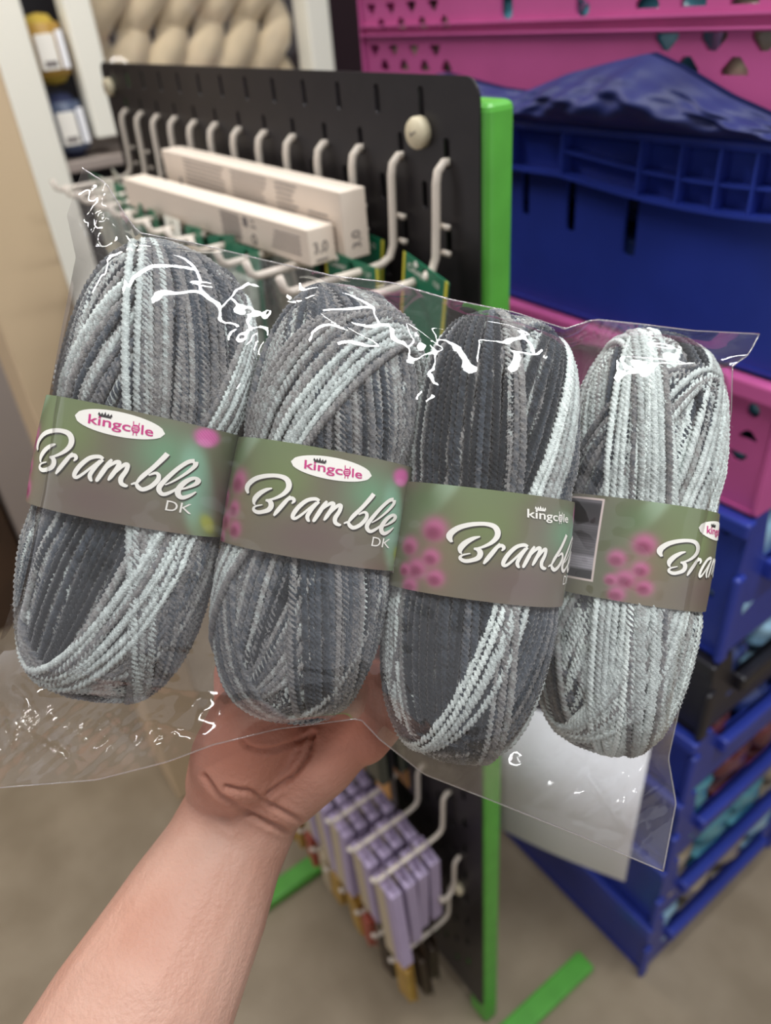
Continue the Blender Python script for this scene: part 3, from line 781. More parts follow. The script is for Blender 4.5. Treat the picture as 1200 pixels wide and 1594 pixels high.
def place_text(s, size, px, py, ang=6.2, spacing=1.0, offset=0):
    v, f = text2d(s, size, 'LEFT', offset, spacing)
    c, s_ = math.cos(math.radians(ang)), math.sin(math.radians(ang))
    return [uv(px+c*x+s_*y*1.0, py+s_*x-c*y) for x, y in v], f
def merge(lst):
    v, f = [], []
    for a, b in lst:
        o = len(v); v += a; f += [tuple(i+o for i in q) for q in b]
    return v, f
def fit_text(txt, px0, px1, py, hgt, slope=math.tan(math.radians(6.2))):
    v, f = text2d(txt, 1.0, 'LEFT', .012)
    x0 = min(a[0] for a in v); x1 = max(a[0] for a in v)
    k = (px1-px0)/(x1-x0)
    return [uv(px0+(a[0]-x0)*k, py+(a[0]-x0)*k*slope-a[1]*hgt) for a in v], f
t1 = fit_text('kingc', 470, 692, 272, 72)
t2 = fit_text('le', 746, 806, 303, 72)
cx_, cy_ = 717, 278
def disc(cx, cy, rx, ry, ang=6.2, n=26, ri=0):
    c, s_ = math.cos(math.radians(ang)), math.sin(math.radians(ang)); v = []; f = []
    for k in range(n):
        a_ = math.tau*k/n
        for q in ((ri, 1) if ri else (1,)):
            x, y = rx*q*math.cos(a_), ry*q*math.sin(a_); v.append(uv(cx+c*x-s_*y, cy+s_*x+c*y))
    if ri:
        for k in range(n): j = (k+1) % n; f.append((2*k, 2*j, 2*j+1, 2*k+1))
    else:
        # strip rows so the disc can bend round the ball
        v = []; f = []; m_ = 26
        for k in range(m_+1):
            x = -rx+2*rx*k/m_; hh = ry*math.sqrt(max(0, 1-(x/rx)**2))
            for y in (-hh, hh): v.append(uv(cx+c*x-s_*y, cy+s_*x+c*y))
        f = [(2*k, 2*k+2, 2*k+3, 2*k+1) for k in range(m_)]
    return v, f
def bar(x0, y0, x1, y1, w):
    d = math.hypot(x1-x0, y1-y0); nx, ny = -(y1-y0)/d*w/2, (x1-x0)/d*w/2
    return [uv(x0+nx, y0+ny), uv(x0-nx, y0-ny), uv(x1-nx, y1-ny), uv(x1+nx, y1+ny)], [(0, 1, 2, 3)]
PRINT['name'] = merge([t1, t2, disc(cx_, cy_, 22, 22), bar(708, 300, 704, 238, 5), bar(706, 238, 728, 238, 0.1), bar(728, 300, 734, 244, 5), bar(708, 296, 706, 314, 5), bar(722, 298, 724, 314, 5)])
PRINT['balllines'] = merge([bar(702, 270, 728, 268, 3), bar(704, 282, 730, 276, 3), bar(708, 290, 728, 288, 3)])
crown = []
for i in range(5):
    x = 527+i*15; y = 222+i*1.6
    hgt = 22 if i in (2,) else 16
    crown.append(([uv(x-9, y), uv(x+9, y+1), uv(x+(i-2)*2, y-hgt)], [(0, 1, 2)]))
crown.append(bar(524, 227, 590, 234, 8))
PRINT['crown'] = merge(crown)
PRINT['oval'] = disc(627, 262, 238, 66)
PRINT['dk'] = place_text('DK', 82, 880, 705, 6.2, 1.0)
def label_color(S, T):
    """printed photograph on the band: S arc m (0 = reference face centre), T height m"""
    k = 528/(.0385*.95+.0008)
    X = S*k; Y = -T*k            # print grid, rightwards / downwards
    col = np.zeros(S.shape+(3,))
    base = np.array([118, 113, 96.]); col[:] = base
    def blob(cx, cy, rx, ry, c, a=1.0, p=2, rot=0):
        nonlocal col
        cr, sr = math.cos(rot), math.sin(rot)
        dx, dy = X-cx, Y-cy; u_ = (dx*cr+dy*sr)/rx; v_ = (-dx*sr+dy*cr)/ry
        g_ = a*np.exp(-(u_*u_+v_*v_)**(p/2)); col += (np.array(c, float)-col)*g_[..., None]
    blob(-250, -100, 330, 240, (118, 138, 88), .8)
    blob(-380, -380, 260, 200, (120, 140, 100), .8)
    blob(-520, -330, 70, 260, (170, 195, 170), .75, 4, .55)
    blob(-640, -200, 120, 140, (95, 120, 80), .8)
    blob(-20, 200, 330, 170, (112, 96, 92), .9)
    blob(60, -260, 130, 300, (110, 98, 90), .8)
    blob(300, -120, 170, 150, (112, 160, 125), .8)
    blob(-120, -350, 220, 110, (112, 128, 88), .7)
    blob(560, 130, 110, 330, (150, 195, 170), .95, 5, -.38)
    blob(500, -10, 90, 200, (140, 190, 165), .7, 4, -.3)
    blob(760, -180, 190, 260, (82, 98, 66), .85)
    blob(520, -255, 85, 55, (214, 105, 170), .95, 5)
    blob(510, -220, 50, 25, (222, 140, 190), .6, 4)
    blob(720, 60, 140, 220, (98, 84, 78), .7)
    blob(700, 270, 160, 80, (132, 140, 78), .7)
    blob(640, 235, 75, 40, (182, 190, 84), .85, 4, .6)
    blob(420, 340, 150, 60, (124, 104, 96), .7)
    blob(-760, 0, 140, 400, (88, 108, 76), .5)
    blob(-560, 150, 170, 240, (150, 122, 100), .55)
    for cx, cy, r_ in ((-560, -60, 84), (-720, 60, 66), (-560, 110, 60), (-650, 190, 74), (-740, 210, 46), (-520, 230, 60), (-690, 300, 60)):
        blob(cx, cy, r_, r_*.9, (200, 108, 154), .95, 3)
        blob(cx-8, cy+r_*.32, r_*.66, r_*.5, (128, 56, 84), .8, 3)
    for cx, cy, r_ in ((840, -190, 48), (800, -80, 52)):
        blob(cx, cy, r_, r_, (200, 96, 150), .9, 4); blob(cx+12, cy+8, r_*.5, r_*.5, (120, 40, 70), .8, 4)
    # drupelet grain on the berries
    pinkness = np.clip((col[..., 0]-col[..., 1]-50)/60, 0, 1)
    col += (pinkness*18*np.sin(X*.35)*np.sin(Y*.35+X*.1))[..., None]
    # swatch with knitted sample
    sx0, sx1, sy0, sy1 = -1130, -855, -330, 250
    inb = (X > sx0) & (X < sx1) & (Y > sy0) & (Y < sy1)
    col[inb] = (222, 205, 200)
    ins = (X > sx0+16) & (X < sx1-16) & (Y > sy0+16) & (Y < sy1-16)
    tt = (Y-sy0)/(sy1-sy0)
    g_ = np.interp(tt, [0, .05, .08, .12, .3, .34, .45, .55, .68, .72, .85, .88, 1], [60, 110, 50, 42, 40, 95, 70, 110, 95, 160, 150, 50, 45])
    g_ = g_*(1+.16*np.sin(X*.5)*np.sin(Y*.9)+.08*np.sin(Y*.37))
    sw = np.stack([g_, g_*.97, g_*1.02], -1); col[ins] = sw[ins]
    far = (X < sx0-30); col[far] = col[far]*.5+np.array([70, 80, 60])*.5
    c = np.clip(col*.96/255, 0, 1)
    return np.where(c <= .04045, c/12.92, ((c+.055)/1.055)**2.4)
def attr_mat(name, attr, rough=.35, spec=.5, coat=0, haz=None):
    m_ = bpy.data.materials.new(name); m_.use_nodes = True; nt = m_.node_tree; b = nt.nodes['Principled BSDF']
    at = nt.nodes.new('ShaderNodeAttribute'); at.attribute_name = attr
    nt.links.new(at.outputs['Color'], b.inputs['Base Color']); b.inputs['Roughness'].default_value = rough; b.inputs['Specular IOR Level'].default_value = spec
    b.inputs['Coat Weight'].default_value = coat
    return m_
LABELM = attr_mat('printed_label', 'print', .38, .4)
SHADOWINK = mat('dark_print_shade', '3a3833', .5)

def ball_frame(top, bot, dc, dt=0, db=0, twist=0):
    ct = P(top[0], top[1], dc+dt); cb = P(bot[0], bot[1], dc+db); c = (ct+cb)/2
    y = ct-cb; L_ = np.linalg.norm(y); y = y/L_
    zv = CAM-c; zv = zv-np.dot(zv, y)*y; zv /= np.linalg.norm(zv)
    x = np.cross(y, zv)
    return c, x, y, zv, L_
BALLS = []
def yarn_ball(label, top, bot, dc, w, dp, sref_shift, oval, bands, seed, tones, lh=.0213, lshift=0.0, dt=0, db=0, name_m='magenta', ltilt=0):
    c, x, y, z, L_ = ball_frame(top, bot, dc, dt, db)
    h = L_/2
    t = thing('yarn_ball', label, 'yarn ball', tuple(c), 'variegated grey yarn balls in the pack')
    t.matrix_world = Matrix([[x[0], y[0], z[0], c[0]], [x[1], y[1], z[1], c[1]], [x[2], y[2], z[2], c[2]], [0, 0, 0, 1]])
    V, F, T = ball_mesh(w, h, dp, bands, seed, tones)
    o = np_mesh('wound_yarn', V, F, YARN, t)
    a_ = o.data.attributes.new('tone', 'FLOAT', 'POINT'); a_.data.foreach_set('value', T.astype(np.float32))
    rf = np.random.default_rng(seed+100); fr_ = V[:, 2] > -.012
    ids = rf.choice(np.nonzero(fr_)[0], 15000)
    b0 = V[ids]; nn = b0/np.array([w*w, h*h, dp*dp]); nn /= np.linalg.norm(nn, axis=1)[:, None]
    tv = rf.normal(size=b0.shape); tv -= (tv*nn).sum(1)[:, None]*nn; tv /= np.linalg.norm(tv, axis=1)[:, None]; L1 = rf.uniform(.0012, .0034, len(b0))[:, None]
    wd = np.cross(nn, tv)*.000035
    pa = b0-nn*.0004; pb = b0+nn*.0009*rf.uniform(.3, 1.2, (len(b0), 1))+tv*L1*.5; pc2 = b0+nn*.0006*rf.uniform(.2, 1.5, (len(b0), 1))+tv*L1+wd*rf.uniform(-12, 12, (len(b0), 1))
    fv_ = np.stack([pa-wd, pa+wd, pb-wd, pb+wd, pc2-wd*.5, pc2+wd*.5], 1)
    keep = np.abs(b0[:, 1]-lshift) > lh+.002; fv_ = fv_[keep]; k6 = np.arange(len(fv_))[:, None]*6
    ff = np.concatenate([k6+np.array([[0, 1, 3, 2]]), k6+np.array([[2, 3, 5, 4]])])
    fz = np_mesh('fibre_fuzz', fv_.reshape(-1, 3), ff, YARN, t); fa_ = fz.data.attributes.new('tone', 'FLOAT', 'POINT'); fa_.data.foreach_set('value', np.repeat(T[ids][keep]+.12, 6).astype(np.float32)); fz['kind'] = 'stuff'
    # inner core
    u_ = np.linspace(0, 2*np.pi, 40); v_ = np.linspace(-np.pi/2, np.pi/2, 30); U, VV = np.meshgrid(u_, v_, indexing='ij')
    dd = np.stack([np.cos(VV)*np.sin(U), np.sin(VV), np.cos(VV)*np.cos(U)], -1).reshape(-1, 3)
    pc_, _ = shape(dd, w, h, dp, -.0050)
    np_mesh('inner_winding', pc_, grid_faces(40, 30), mat('inner_yarn', '33373c', .95), t)
    # label sleeve
    s, X_, Z_ = band_curve(w, dp, LOFF)
    ns, nt_ = 760, 150
    ss = np.linspace(s[0], s[-1], ns); tt = np.linspace(-lh, lh, nt_)
    S, TT_ = np.meshgrid(ss, tt, indexing='ij')
    scale = (w/.0385)
    wav = .0006*np.sin(S*180+seed)*(TT_/lh)
    def surf(S_, T_, off=0.0):
        xx_ = np.interp(S_, s, X_); zz_ = np.interp(S_, s, Z_); ll = np.hypot(xx_, zz_)
        bul = .0007*np.cos(T_/lh*1.4)
        k_ = 1+(off+bul)/ll
        return np.stack([xx_*k_, T_+lshift+ltilt*xx_, zz_*k_], -1)
    Vl = surf(S, TT_).reshape(-1, 3)
    lo = np_mesh('paper_label', Vl, grid_faces(ns, nt_)[:, ::-1], LABELM, t)
    lo['label'] = 'printed paper band with a blurred berry photograph'
    cc = label_color((S-sref_shift)/scale, TT_/scale)
    ca = lo.data.attributes.new('print', 'FLOAT_COLOR', 'POINT')
    ca.data.foreach_set('color', np.concatenate([cc, np.ones(cc.shape[:2]+(1,))], -1).reshape(-1).astype(np.float32))
    def print_part(key, nm, m_, off, dx=0, dy=0, sel=None):
        v, f = PRINT[key]; v = np.array(v)*scale
        Sx = v[:, 0]+sref_shift+dx; Ty = v[:, 1]+dy
        Vp = surf(Sx, Ty, off)
        mb = MB(); mb.add(Vp.tolist(), f); return mb.build(nm, m_, lo)
    print_part('script', 'script_shade', SHADOWINK, .00020, .00045, -.00045)
    print_part('script', 'script_lettering', M['whiteink'], .00032)
    print_part('dk', 'weight_lettering', M['whiteink'], .00022)
    if oval:
        print_part('oval', 'oval_badge', M['whiteink'], .00022)
        print_part('name', 'maker_lettering', M['magenta'], .00034)
        print_part('crown', 'crown_emblem', M['blackink'], .00034)
        print_part('balllines', 'emblem_lines', M['whiteink'], .00042)
    else:
        print_part('name', 'maker_lettering', M['whiteink'], .00034, .006, 0)
        print_part('crown', 'crown_emblem', M['whiteink'], .00034, .006, 0)
        print_part('balllines', 'emblem_lines', SHADOWINK, .00042, .006, 0)
    BALLS.append((c, x, y, z, w, h, dp))
    return t
def arc(n, w=.0385, dp=.034):
    s, X_, Z_ = band_curve(w, dp, LOFF); m_ = Z_ > 0; return float(np.interp(n*(w*.95+LOFF), X_[m_], s[m_]))
b2 = arc(-.79)
yarn_ball('grey yarn ball at the left end of the pack, script label with yellow-green leaf', (283, 398), (149, 1076), .315, .0375, .031, arc(-.95)-b2, True,
          [(-62, 22, 7, 'm', 0), (-40, 25, 6, 'M', .5), (-8, 20, 9, 'D', .2), (30, -12, 6, 'M', 1.6, .05, .1), (4, -14, 5, 'L', 2.6), (14, -12, 7, 'm', 2.2), (52, -14, 7, 'M', 1.0), (66, -16, 6, 'd', .6), (38, 23, 5, 'L', 3.4), (26, 24, 4, 'm', 3.0), (62, 24, 8, 'M', 1.8), (78, 8, 6, 'm', 1)], 21, [.15, .3, .5, .62], dt=0, db=0.004, ltilt=.0, lshift=.003)
yarn_ball('grey yarn ball second from the left in the pack, script label with white oval badge', (553, 462), (440, 1108), .320, .0350, .031, 0.0, True,
          [(-58, 26, 9, 'm', 2.6), (-36, 30, 5, 'L', 3.4), (-20, 12, 6, 'M', .3), (-2, -14, 8, 'd', 1.0), (14, -16, 6, 'M', 1.4), (2, 22, 5, 'd', -.2), (30, -18, 7, 'M', 2.0, .08), (44, -14, 6, 'm', 1.2), (60, -16, 8, 'M', .6), (26, 24, 8, 'm', -.3), (-72, -16, 7, 'M', 1.0), (74, 14, 7, 'm', 1.6)], 33, [.2, .45, .55, .68], lshift=.0)
yarn_ball('grey yarn ball third from the left with a broad dark band and white maker lettering', (786, 502), (704, 1168), .322, .0350, .031, arc(-.40)-b2, False,
          [(-60, -7, 9, 'L', 1.0, .06), (-42, -7, 3, 'm', 1.4), (-14, -6, 14, 'D', 2.0, .03), (20, -8, 3, 'M', 3.0), (14, 18, 10, 'D', .5, .03), (34, 20, 5, 'L', 3.0), (58, 22, 12, 'd', 1.2, .03), (76, 20, 6, 'M', 1.6), (-30, 17, 5, 'm', .4), (-80, 6, 8, 'm', .5)], 47, [.12, .3, .7, .8], lshift=-.0025)
yarn_ball('lightest grey yarn ball, right end of the pack, striped swatch on its label', (1024, 530), (933, 1156), .345, .0332, .031, arc(.12)-b2, True,
          [(-56, 30, 8, 'm', 1.0), (-40, 30, 4, 'd', 1.6), (-26, 30, 5, 'L', 2.0), (-12, -10, 4, 'D', .3), (-2, -5, 8, 'W', 2.8), (14, -12, 6, 'L', 3.4), (26, -18, 5, 'L', 2.2), (30, 20, 6, 'L', 1.2), (44, 22, 8, 'L', 2.9, .05), (58, -8, 6, 'd', 1.0), (70, 10, 8, 'L', 1.8), (-70, -10, 8, 'm', .6)], 52, [.25, .6, .8, .88], lshift=-.004)

# ------------------------------------------------------------------ clear bag (film draped over the four balls)
def poly_sample(pts, n):
    p = np.array(pts, float); s = np.concatenate([[0], np.cumsum(np.linalg.norm(np.diff(p, axis=0), axis=1))]); t = np.linspace(0, s[-1], n)
    return np.stack([np.interp(t, s, p[:, 0]), np.interp(t, s, p[:, 1])], 1)
TOP = [(128, 262), (165, 285), (195, 335), (215, 362), (300, 378), (400, 402), (520, 430), (610, 440), (700, 466), (800, 486), (880, 512), (925, 497), (1000, 505), (1080, 515), (1182, 520)]
BOT = [(-70, 1236), (0, 1226), (150, 1214), (260, 1186), (330, 1160), (430, 1135), (560, 1118), (590, 1150), (660, 1205), (780, 1252), (900, 1300), (1032, 1356)]
LEF = [(128, 262), (104, 335), (118, 400), (98, 500), (72, 640), (55, 760), (22, 930), (-5, 1010), (-40, 1070), (-70, 1236)]
RIG = [(1182, 520), (1165, 552), (1140, 570), (1138, 640), (1118, 790), (1090, 930), (1060, 1090), (1040, 1180), (1052, 1250), (1032, 1356)]
NU, NV = 300, 230
tp = poly_sample(TOP, NU); bt = poly_sample(BOT, NU); lf = poly_sample(LEF, NV); rg = poly_sample(RIG, NV)
u = np.linspace(0, 1, NU)[:, None, None]; v = np.linspace(0, 1, NV)[None, :, None]
G = (1-v)*tp[:, None]+v*bt[:, None]+(1-u)*lf[None]+u*rg[None]-((1-u)*(1-v)*tp[0]+u*(1-v)*tp[-1]+(1-u)*v*bt[0]+u*v*bt[-1])
# mid plane of the pack: depth varies linearly over the face
def mid(px): return np.interp(px, [0, 205, 485, 745, 985, 1200], [.312, .315, .320, .326, .342, .356])
def obst(px, py, sgn):
    """depth offset of the outermost yarn surface along the sight line"""
    H_ = np.full(px.shape, -1.0)
    m0 = mid(px)
    d0 = np.stack([(px-600)/FPX, (py-797)/FPX, np.ones_like(px)], -1)@ROT.T   # per metre depth
    for c, x, y, z, w, h, dp in BALLS:
        o = CAM-c
        grow = .0052
        ow = np.array([o@x, o@y, o@z])
        dx, dy, dz = d0@x, d0@y, d0@z
        # march along the sight line
        best = np.full(px.shape, np.nan); prev = None; pq = None
        ds = np.linspace(-.05, .05, 70)
        if sgn < 0: ds = ds[::-1]
        for q in ds:
            dd = m0+q
            X_ = np.abs(ow[0]+dx*dd)/(w+grow); Y_ = np.abs(ow[1]+dy*dd)/(h+grow-.002); Z_ = np.abs(ow[2]+dz*dd)/(dp+grow)
            fv = ((X_**PC+Z_**PC)**(PH/PC)+Y_**PH)**(1/PH)-1
            if prev is not None:
                new = np.isnan(best) & (fv < 0) & (prev >= 0)
                best = np.where(new, pq+(q-pq)*prev/(prev-fv+1e-12), best)
            prev = fv; pq = q
        H_ = np.maximum(H_, np.where(np.isnan(best), -1, -best*sgn))
    return H_
def relax(px, py, sgn):
    ob = obst(px, py, sgn)
    h = np.maximum(ob, 0.0); ed = np.zeros(h.shape, bool); ed[0] = ed[-1] = True; ed[:, 0] = ed[:, -1] = True
    h[ed] = 0
    for it in range(900):
        a_ = .25*(h[:-2, 1:-1]+h[2:, 1:-1]+h[1:-1, :-2]+h[1:-1, 2:])
        h[1:-1, 1:-1] = np.maximum(a_, ob[1:-1, 1:-1])
    for it in range(22):
        h[1:-1, 1:-1] = .5*h[1:-1, 1:-1]+.125*(h[:-2, 1:-1]+h[2:, 1:-1]+h[1:-1, :-2]+h[1:-1, 2:])
    h += .0007
    return h, ob
FILM = film_mat('clear_film', (.985, .98, .985), .025, .045, .03, 22, 1.0, (.85, .80, .80, 1))
bag = thing('clear_bag', 'crinkled clear plastic bag holding the four yarn balls, resting in the hand', 'plastic bag', tuple(P(600, 800, .33)))
# creases: lines in the face of the film along which it is folded
uu = np.linspace(0, 1, NU)[:, None]*np.ones((1, NV)); vv = np.linspace(0, 1, NV)[None, :]*np.ones((NU, 1))
CRE = [((430, 455), (600, 540), 7, .0022), ((560, 440), (690, 545), 6, .0025), ((600, 445), (760, 500), 8, .002), ((760, 500), (900, 545), 8, .003), ((880, 512), (905, 640), 9, .002), ((915, 560), (905, 700), 8, .0015),
       ((1060, 520), (1180, 545), 5, .002), ((1100, 580), (1175, 530), 5, .002), ((910, 1200), (1000, 1330), 5, .003), ((1030, 1350), (990, 1230), 4, .0025), ((1030, 1350), (1045, 1180), 4, .002), ((900, 1190), (1030, 1350), 5, .0025), ((780, 1240), (1000, 1310), 5, .002),
       ((130, 270), (190, 350), 5, .003), ((110, 335), (200, 330), 4, .003), ((150, 300), (140, 400), 5, .003), ((200, 365), (150, 330), 4, .003), ((170, 300), (205, 370), 4, .003), ((120, 400), (200, 370), 5, .002),
       ((10, 1050), (70, 1110), 6, .004), ((0, 1110), (150, 1190), 6, .003), ((60, 1080), (20, 1040), 4, .003), ((80, 1130), (130, 1210), 5, .004), ((120, 1110), (125, 1190), 6, .003), ((150, 1100), (240, 1190), 6, .003), ((40, 1100), (0, 1190), 6, .003), ((200, 1110), (330, 1150), 6, .002),
       ((240, 1010), (560, 1060), 5, .0012), ((60, 1040), (330, 1080), 5, .0015), ((600, 1000), (700, 1180), 6, .0015), ((620, 1130), (780, 1180), 5, .002), ((660, 1180), (820, 1130), 5, .0015), ((90, 590), (100, 640), 8, .002), ((85, 640), (75, 720), 7, .002),
       ((1110, 700), (1060, 1000), 7, .002), ((1080, 880), (1020, 1200), 6, .002), ((960, 1180), (940, 1300), 6, .0015)]
def crease(px, py, sgn):
    z = np.zeros(px.shape)
    for k, ((x0, y0), (x1, y1), wd, am) in enumerate(CRE):
        if sgn < 0 and k % 2: continue
        L_ = math.hypot(x1-x0, y1-y0); tx_, ty_ = (x1-x0)/L_, (y1-y0)/L_
        a_ = (px-x0)*tx_+(py-y0)*ty_; b_ = -(px-x0)*ty_+(py-y0)*tx_
        e_ = np.clip(np.minimum(a_, L_-a_)/30, 0, 1)
        z += am*e_*np.exp(-np.abs(b_)/wd)*(1 if k % 3 else -1)
    return z
for sgn, nm in ((1, 'front_film'), (-1, 'back_film')):
    px, py = G[..., 0], G[..., 1]
    h, ob = relax(px, py, sgn)
    free = np.clip((h-ob)/.014, 0, 1)
    for it in range(25): free[1:-1, 1:-1] = .25*(free[:-2, 1:-1]+free[2:, 1:-1]+free[1:-1, :-2]+free[1:-1, 2:])
    edge = np.clip(np.minimum(np.minimum(uu, 1-uu)*14, np.minimum(vv, 1-vv)*10), 0, 1)
    wv = .0008*np.sin(px*.045+2.2*np.sin(py*.021))*np.sin(py*.037+1.7*np.sin(px*.017))+.0003*np.sin(px*.11+py*.06)*np.sin(py*.09-px*.03)
    tri_ = np.abs(((px*.021+py*.013) % 1)-.5)*.002+np.abs(((px*.012-py*.027) % 1)-.5)*.002
    wr = (wv+tri_*.5)*(.05+.95*free)
    loc2 = np.clip((320-px)/160, 0, 1)*np.clip((py-1085)/50, 0, 1)+np.clip((210-px)/50, 0, 1)*np.clip((375-py)/40, 0, 1)+np.clip((py-1180)/50, 0, 1)*np.clip((px-800)/60, 0, 1)*.4
    tf = lambda a: np.abs((a % 1)-.5)*2
    wr = wr+loc2*sgn*(.0045*tf(px*.011+py*.017+.3*np.sin(py*.03))+.0035*tf(px*.019-py*.009+.4*np.sin(px*.025))+.002*tf(px*.035+py*.04))
    hh = h+edge*(wr+crease(px, py, sgn)*(.45+.55*free)+.0004)
    flare = .012*np.sin(px*.03)*np.clip((90-px)/160, 0, 1)*np.clip((py-1000)/120, 0, 1)
    dep = mid(px)-sgn*hh+flare
    Pc = np.stack([(px-600)/FPX*dep, (py-797)/FPX*dep, dep], -1)@ROT.T+CAM
    o = np_mesh(nm, Pc.reshape(-1, 3)-np.array(bag.location), grid_faces(NU, NV)[:, ::-1 if sgn > 0 else 1], FILM, bag)

SEAM = film_mat('film_seam', (.95, .94, .95), .25, .08, .1, 30, 2.0, (.9, .88, .88, 1))
for edge_pts, nm_ in ((BOT, 'weld_seam'), (RIG, 'weld_seam'), (TOP, 'fold_edge')):
    q = poly_sample(edge_pts, 90)
    pth = [P(a_, b_, float(mid(a_))+(.012*math.sin(a_*.03)*min(1, max(0, (90-a_)/160))*min(1, max(0, (b_-1000)/120))))-np.array(bag.location) for a_, b_ in q]
    MB().tube([tuple(p_) for p_ in pth], .00035, 6).build(nm_, SEAM, bag, smooth=True)

# ------------------------------------------------------------------ the hand and forearm holding the pack
def skin_mat():
    m_ = mat('skin', 'bb9484', .5, .3, col2='b38573', nscale=22, sub=.08, bump=.3, bscale=500)
    nt = m_.node_tree; b = nt.nodes['Principled BSDF']; L = nt.links.new
    at = nt.nodes.new('ShaderNodeAttribute'); at.attribute_name = 'flush'
    src = b.inputs['Base Color'].links[0].from_socket
    mx = nt.nodes.new('ShaderNodeMix'); mx.data_type = 'RGBA'
    L(at.outputs['Fac'], mx.inputs['Factor']); mx.inputs[6].default_value = lin('cfa092'); L(src, mx.inputs[6])
    rp = nt.nodes.new('ShaderNodeRGB'); rp.outputs[0].default_value = lin('bd7058'); L(rp.outputs[0], mx.inputs[7])
    L(mx.outputs[2], b.inputs['Base Color'])
    return m_
SKIN = skin_mat()
bm = bmesh.new()
def sph(p, r, axis=None, flat=1.0):
    """sphere, optionally flattened along the depth direction"""
    q = bmesh.ops.create_icosphere(bm, subdivisions=3, radius=1.0)['verts']
    zc = Vector(ROT[:, 2])
    for v_ in q:
        n_ = v_.co.copy(); dd = n_.dot(zc); n_ = n_-zc*dd*(1-flat); v_.co = Vector(p)+n_*r
def chain(pts, flat=1.0, k=7):
    for a_, b_ in zip(pts[:-1], pts[1:]):
        for i in range(k+1):
            t = i/k; s_ = [a_[j]*(1-t)+b_[j]*t for j in range(4)]
            sph(P(*s_[:3]), s_[3], flat=flat)
# forearm
chain([(378, 1262, .372, .0285), (345, 1330, .365, .0295), (300, 1420, .352, .0345), (212, 1590, .325, .0405), (120, 1780, .30, .045), (60, 1900, .285, .047)], .80, 16)
# palm mounds
chain([(352, 1218, .366, .0195), (372, 1180, .352, .0225), (395, 1135, .350, .0225)], 1, 8)
chain([(372, 1200, .362, .021), (420, 1185, .36, .021)], 1, 6)
chain([(440, 1225, .366, .0200), (490, 1175, .360, .0215), (540, 1120, .364, .0205), (560, 1080, .372, .018)], 1, 9)
chain([(420, 1235, .370, .021), (400, 1255, .372, .023)], 1, 5)
chain([(400, 1130, .372, .018), (470, 1100, .376, .017), (540, 1080, .378, .016)], .8, 8)
chain([(430, 1180, .372, .019), (480, 1140, .374, .019)], .9, 6)
chain([(563, 1142, .360, .0150), (590, 1120, .366, .0130)], 1, 5)
# thumb (left) rising behind the second ball
chain([(385, 1120, .364, .0160), (372, 1050, .376, .0125), (385, 985, .382, .0108), (400, 930, .382, .0090)], 1, 10)
# fingers spread behind balls two and three
chain([(440, 1085, .380, .0115), (455, 1000, .386, .0098), (470, 925, .386, .0088), (478, 870, .382, .0078)], 1, 10)
chain([(490, 1075, .381, .0115), (525, 985, .388, .0100), (548, 900, .388, .0090), (560, 838, .384, .0078)], 1, 10)
chain([(535, 1070, .381, .0112), (590, 985, .388, .0096), (622, 910, .388, .0086), (640, 850, .384, .0075)], 1, 10)
chain([(565, 1080, .378, .0105), (640, 1015, .386, .0088), (690, 960, .387, .0078), (718, 915, .384, .0070)], 1, 10)
me = bpy.data.meshes.new('skin_raw'); bm.to_mesh(me); bm.free()
raw = bpy.data.objects.new('skin_raw', me); C.objects.link(raw)
rm = raw.modifiers.new('r', 'REMESH'); rm.mode = 'VOXEL'; rm.voxel_size = .0014
sm = raw.modifiers.new('s', 'SMOOTH'); sm.factor = .5; sm.iterations = 6
bpy.context.view_layer.update()
hm = bpy.data.meshes.new_from_object(raw.evaluated_get(bpy.context.evaluated_depsgraph_get()))
bpy.data.objects.remove(raw)
n = len(hm.vertices); co = np.zeros(n*3, np.float32); hm.vertices.foreach_get('co', co); co = co.reshape(-1, 3).astype(float)
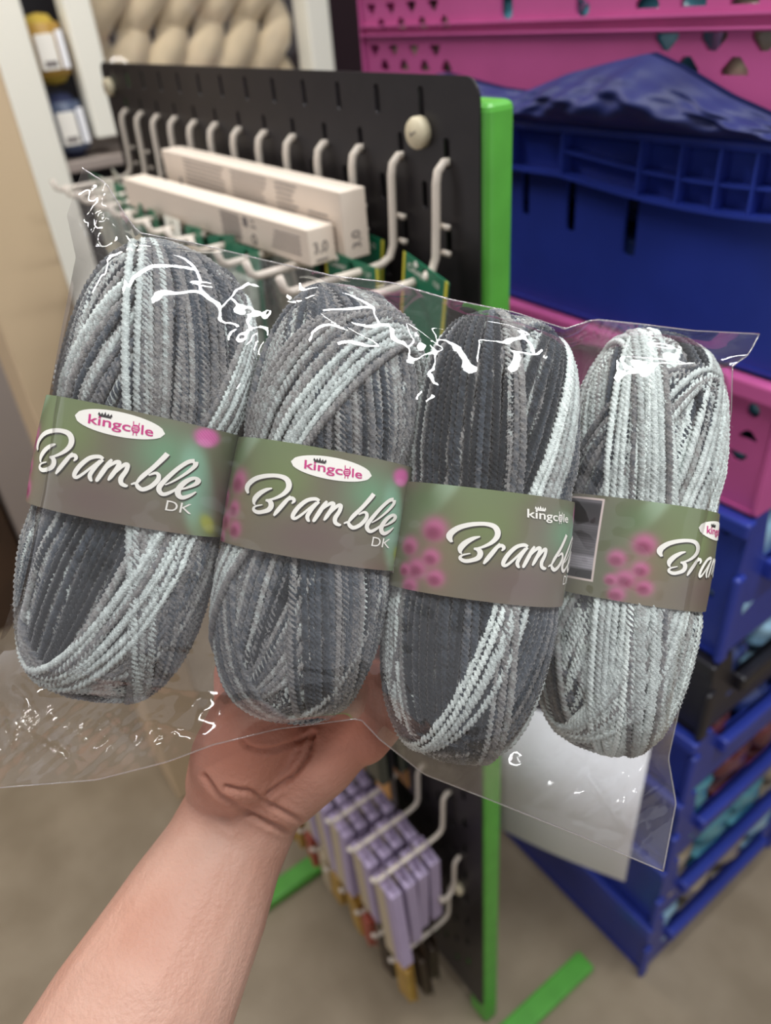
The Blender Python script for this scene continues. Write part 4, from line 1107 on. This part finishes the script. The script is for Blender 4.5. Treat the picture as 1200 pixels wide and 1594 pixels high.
no = np.zeros(n*3, np.float32); hm.vertices.foreach_get('normal', no); no = no.reshape(-1, 3).astype(float)
cc = (co-CAM)@ROT; pxx = cc[:, 0]/cc[:, 2]*FPX+600; pyy = cc[:, 1]/cc[:, 2]*FPX+797
fac = np.clip(-(no*((co-CAM)/np.linalg.norm(co-CAM, axis=1)[:, None])).sum(1), 0, 1)
CR = [([(487, 1143), (480, 1173), (460, 1203), (437, 1223), (418, 1236)], 4.0, .0030),
      ([(318, 1208), (340, 1237), (367, 1253), (400, 1273), (445, 1294)], 4, .0028),
      ([(352, 1225), (373, 1230), (390, 1232), (413, 1247), (440, 1263), (470, 1278)], 3.6, .0024),
      ([(377, 1155), (390, 1165), (417, 1168), (453, 1158), (487, 1143)], 3.2, .0018),
      ([(310, 1240), (330, 1262), (360, 1285)], 6, .0010)]
dz = np.zeros(n)
for pts, wd, am in CR:
    q = smooth_path([(a_, b_, 0) for a_, b_ in pts], 8)[:, :2]
    dmin = np.full(n, 1e9)
    for s_ in range(len(q)-1):
        a_, b_ = q[s_], q[s_+1]; ab = b_-a_; t = np.clip(((pxx-a_[0])*ab[0]+(pyy-a_[1])*ab[1])/(ab@ab+1e-9), 0, 1)
        dmin = np.minimum(dmin, np.hypot(pxx-a_[0]-t*ab[0], pyy-a_[1]-t*ab[1]))
    dz += am*np.exp(-(dmin/wd)**2)-am*.22*np.exp(-((dmin-wd*2.2)/(wd*1.3))**2)
co2 = co-no*(dz*(fac > .2)*np.clip(fac*1.5, 0, 1))[:, None]
# two tendons showing under the wrist skin
hm.vertices.foreach_set('co', co2.ravel().astype(np.float32))
hm.polygons.foreach_set('use_smooth', [True]*len(hm.polygons)); hm.update()
fa = hm.attributes.new('flush', 'FLOAT', 'POINT')
fl_ = np.clip((1310-pyy)/180, 0, 1)*.75
fa.data.foreach_set('value', fl_.astype(np.float32))
hm.materials.clear(); hm.materials.append(SKIN)
hand = bpy.data.objects.new('person', hm); C.objects.link(hand)
tag(hand, "person's bare forearm and open hand, palm up, holding the bag of yarn from below", 'person')
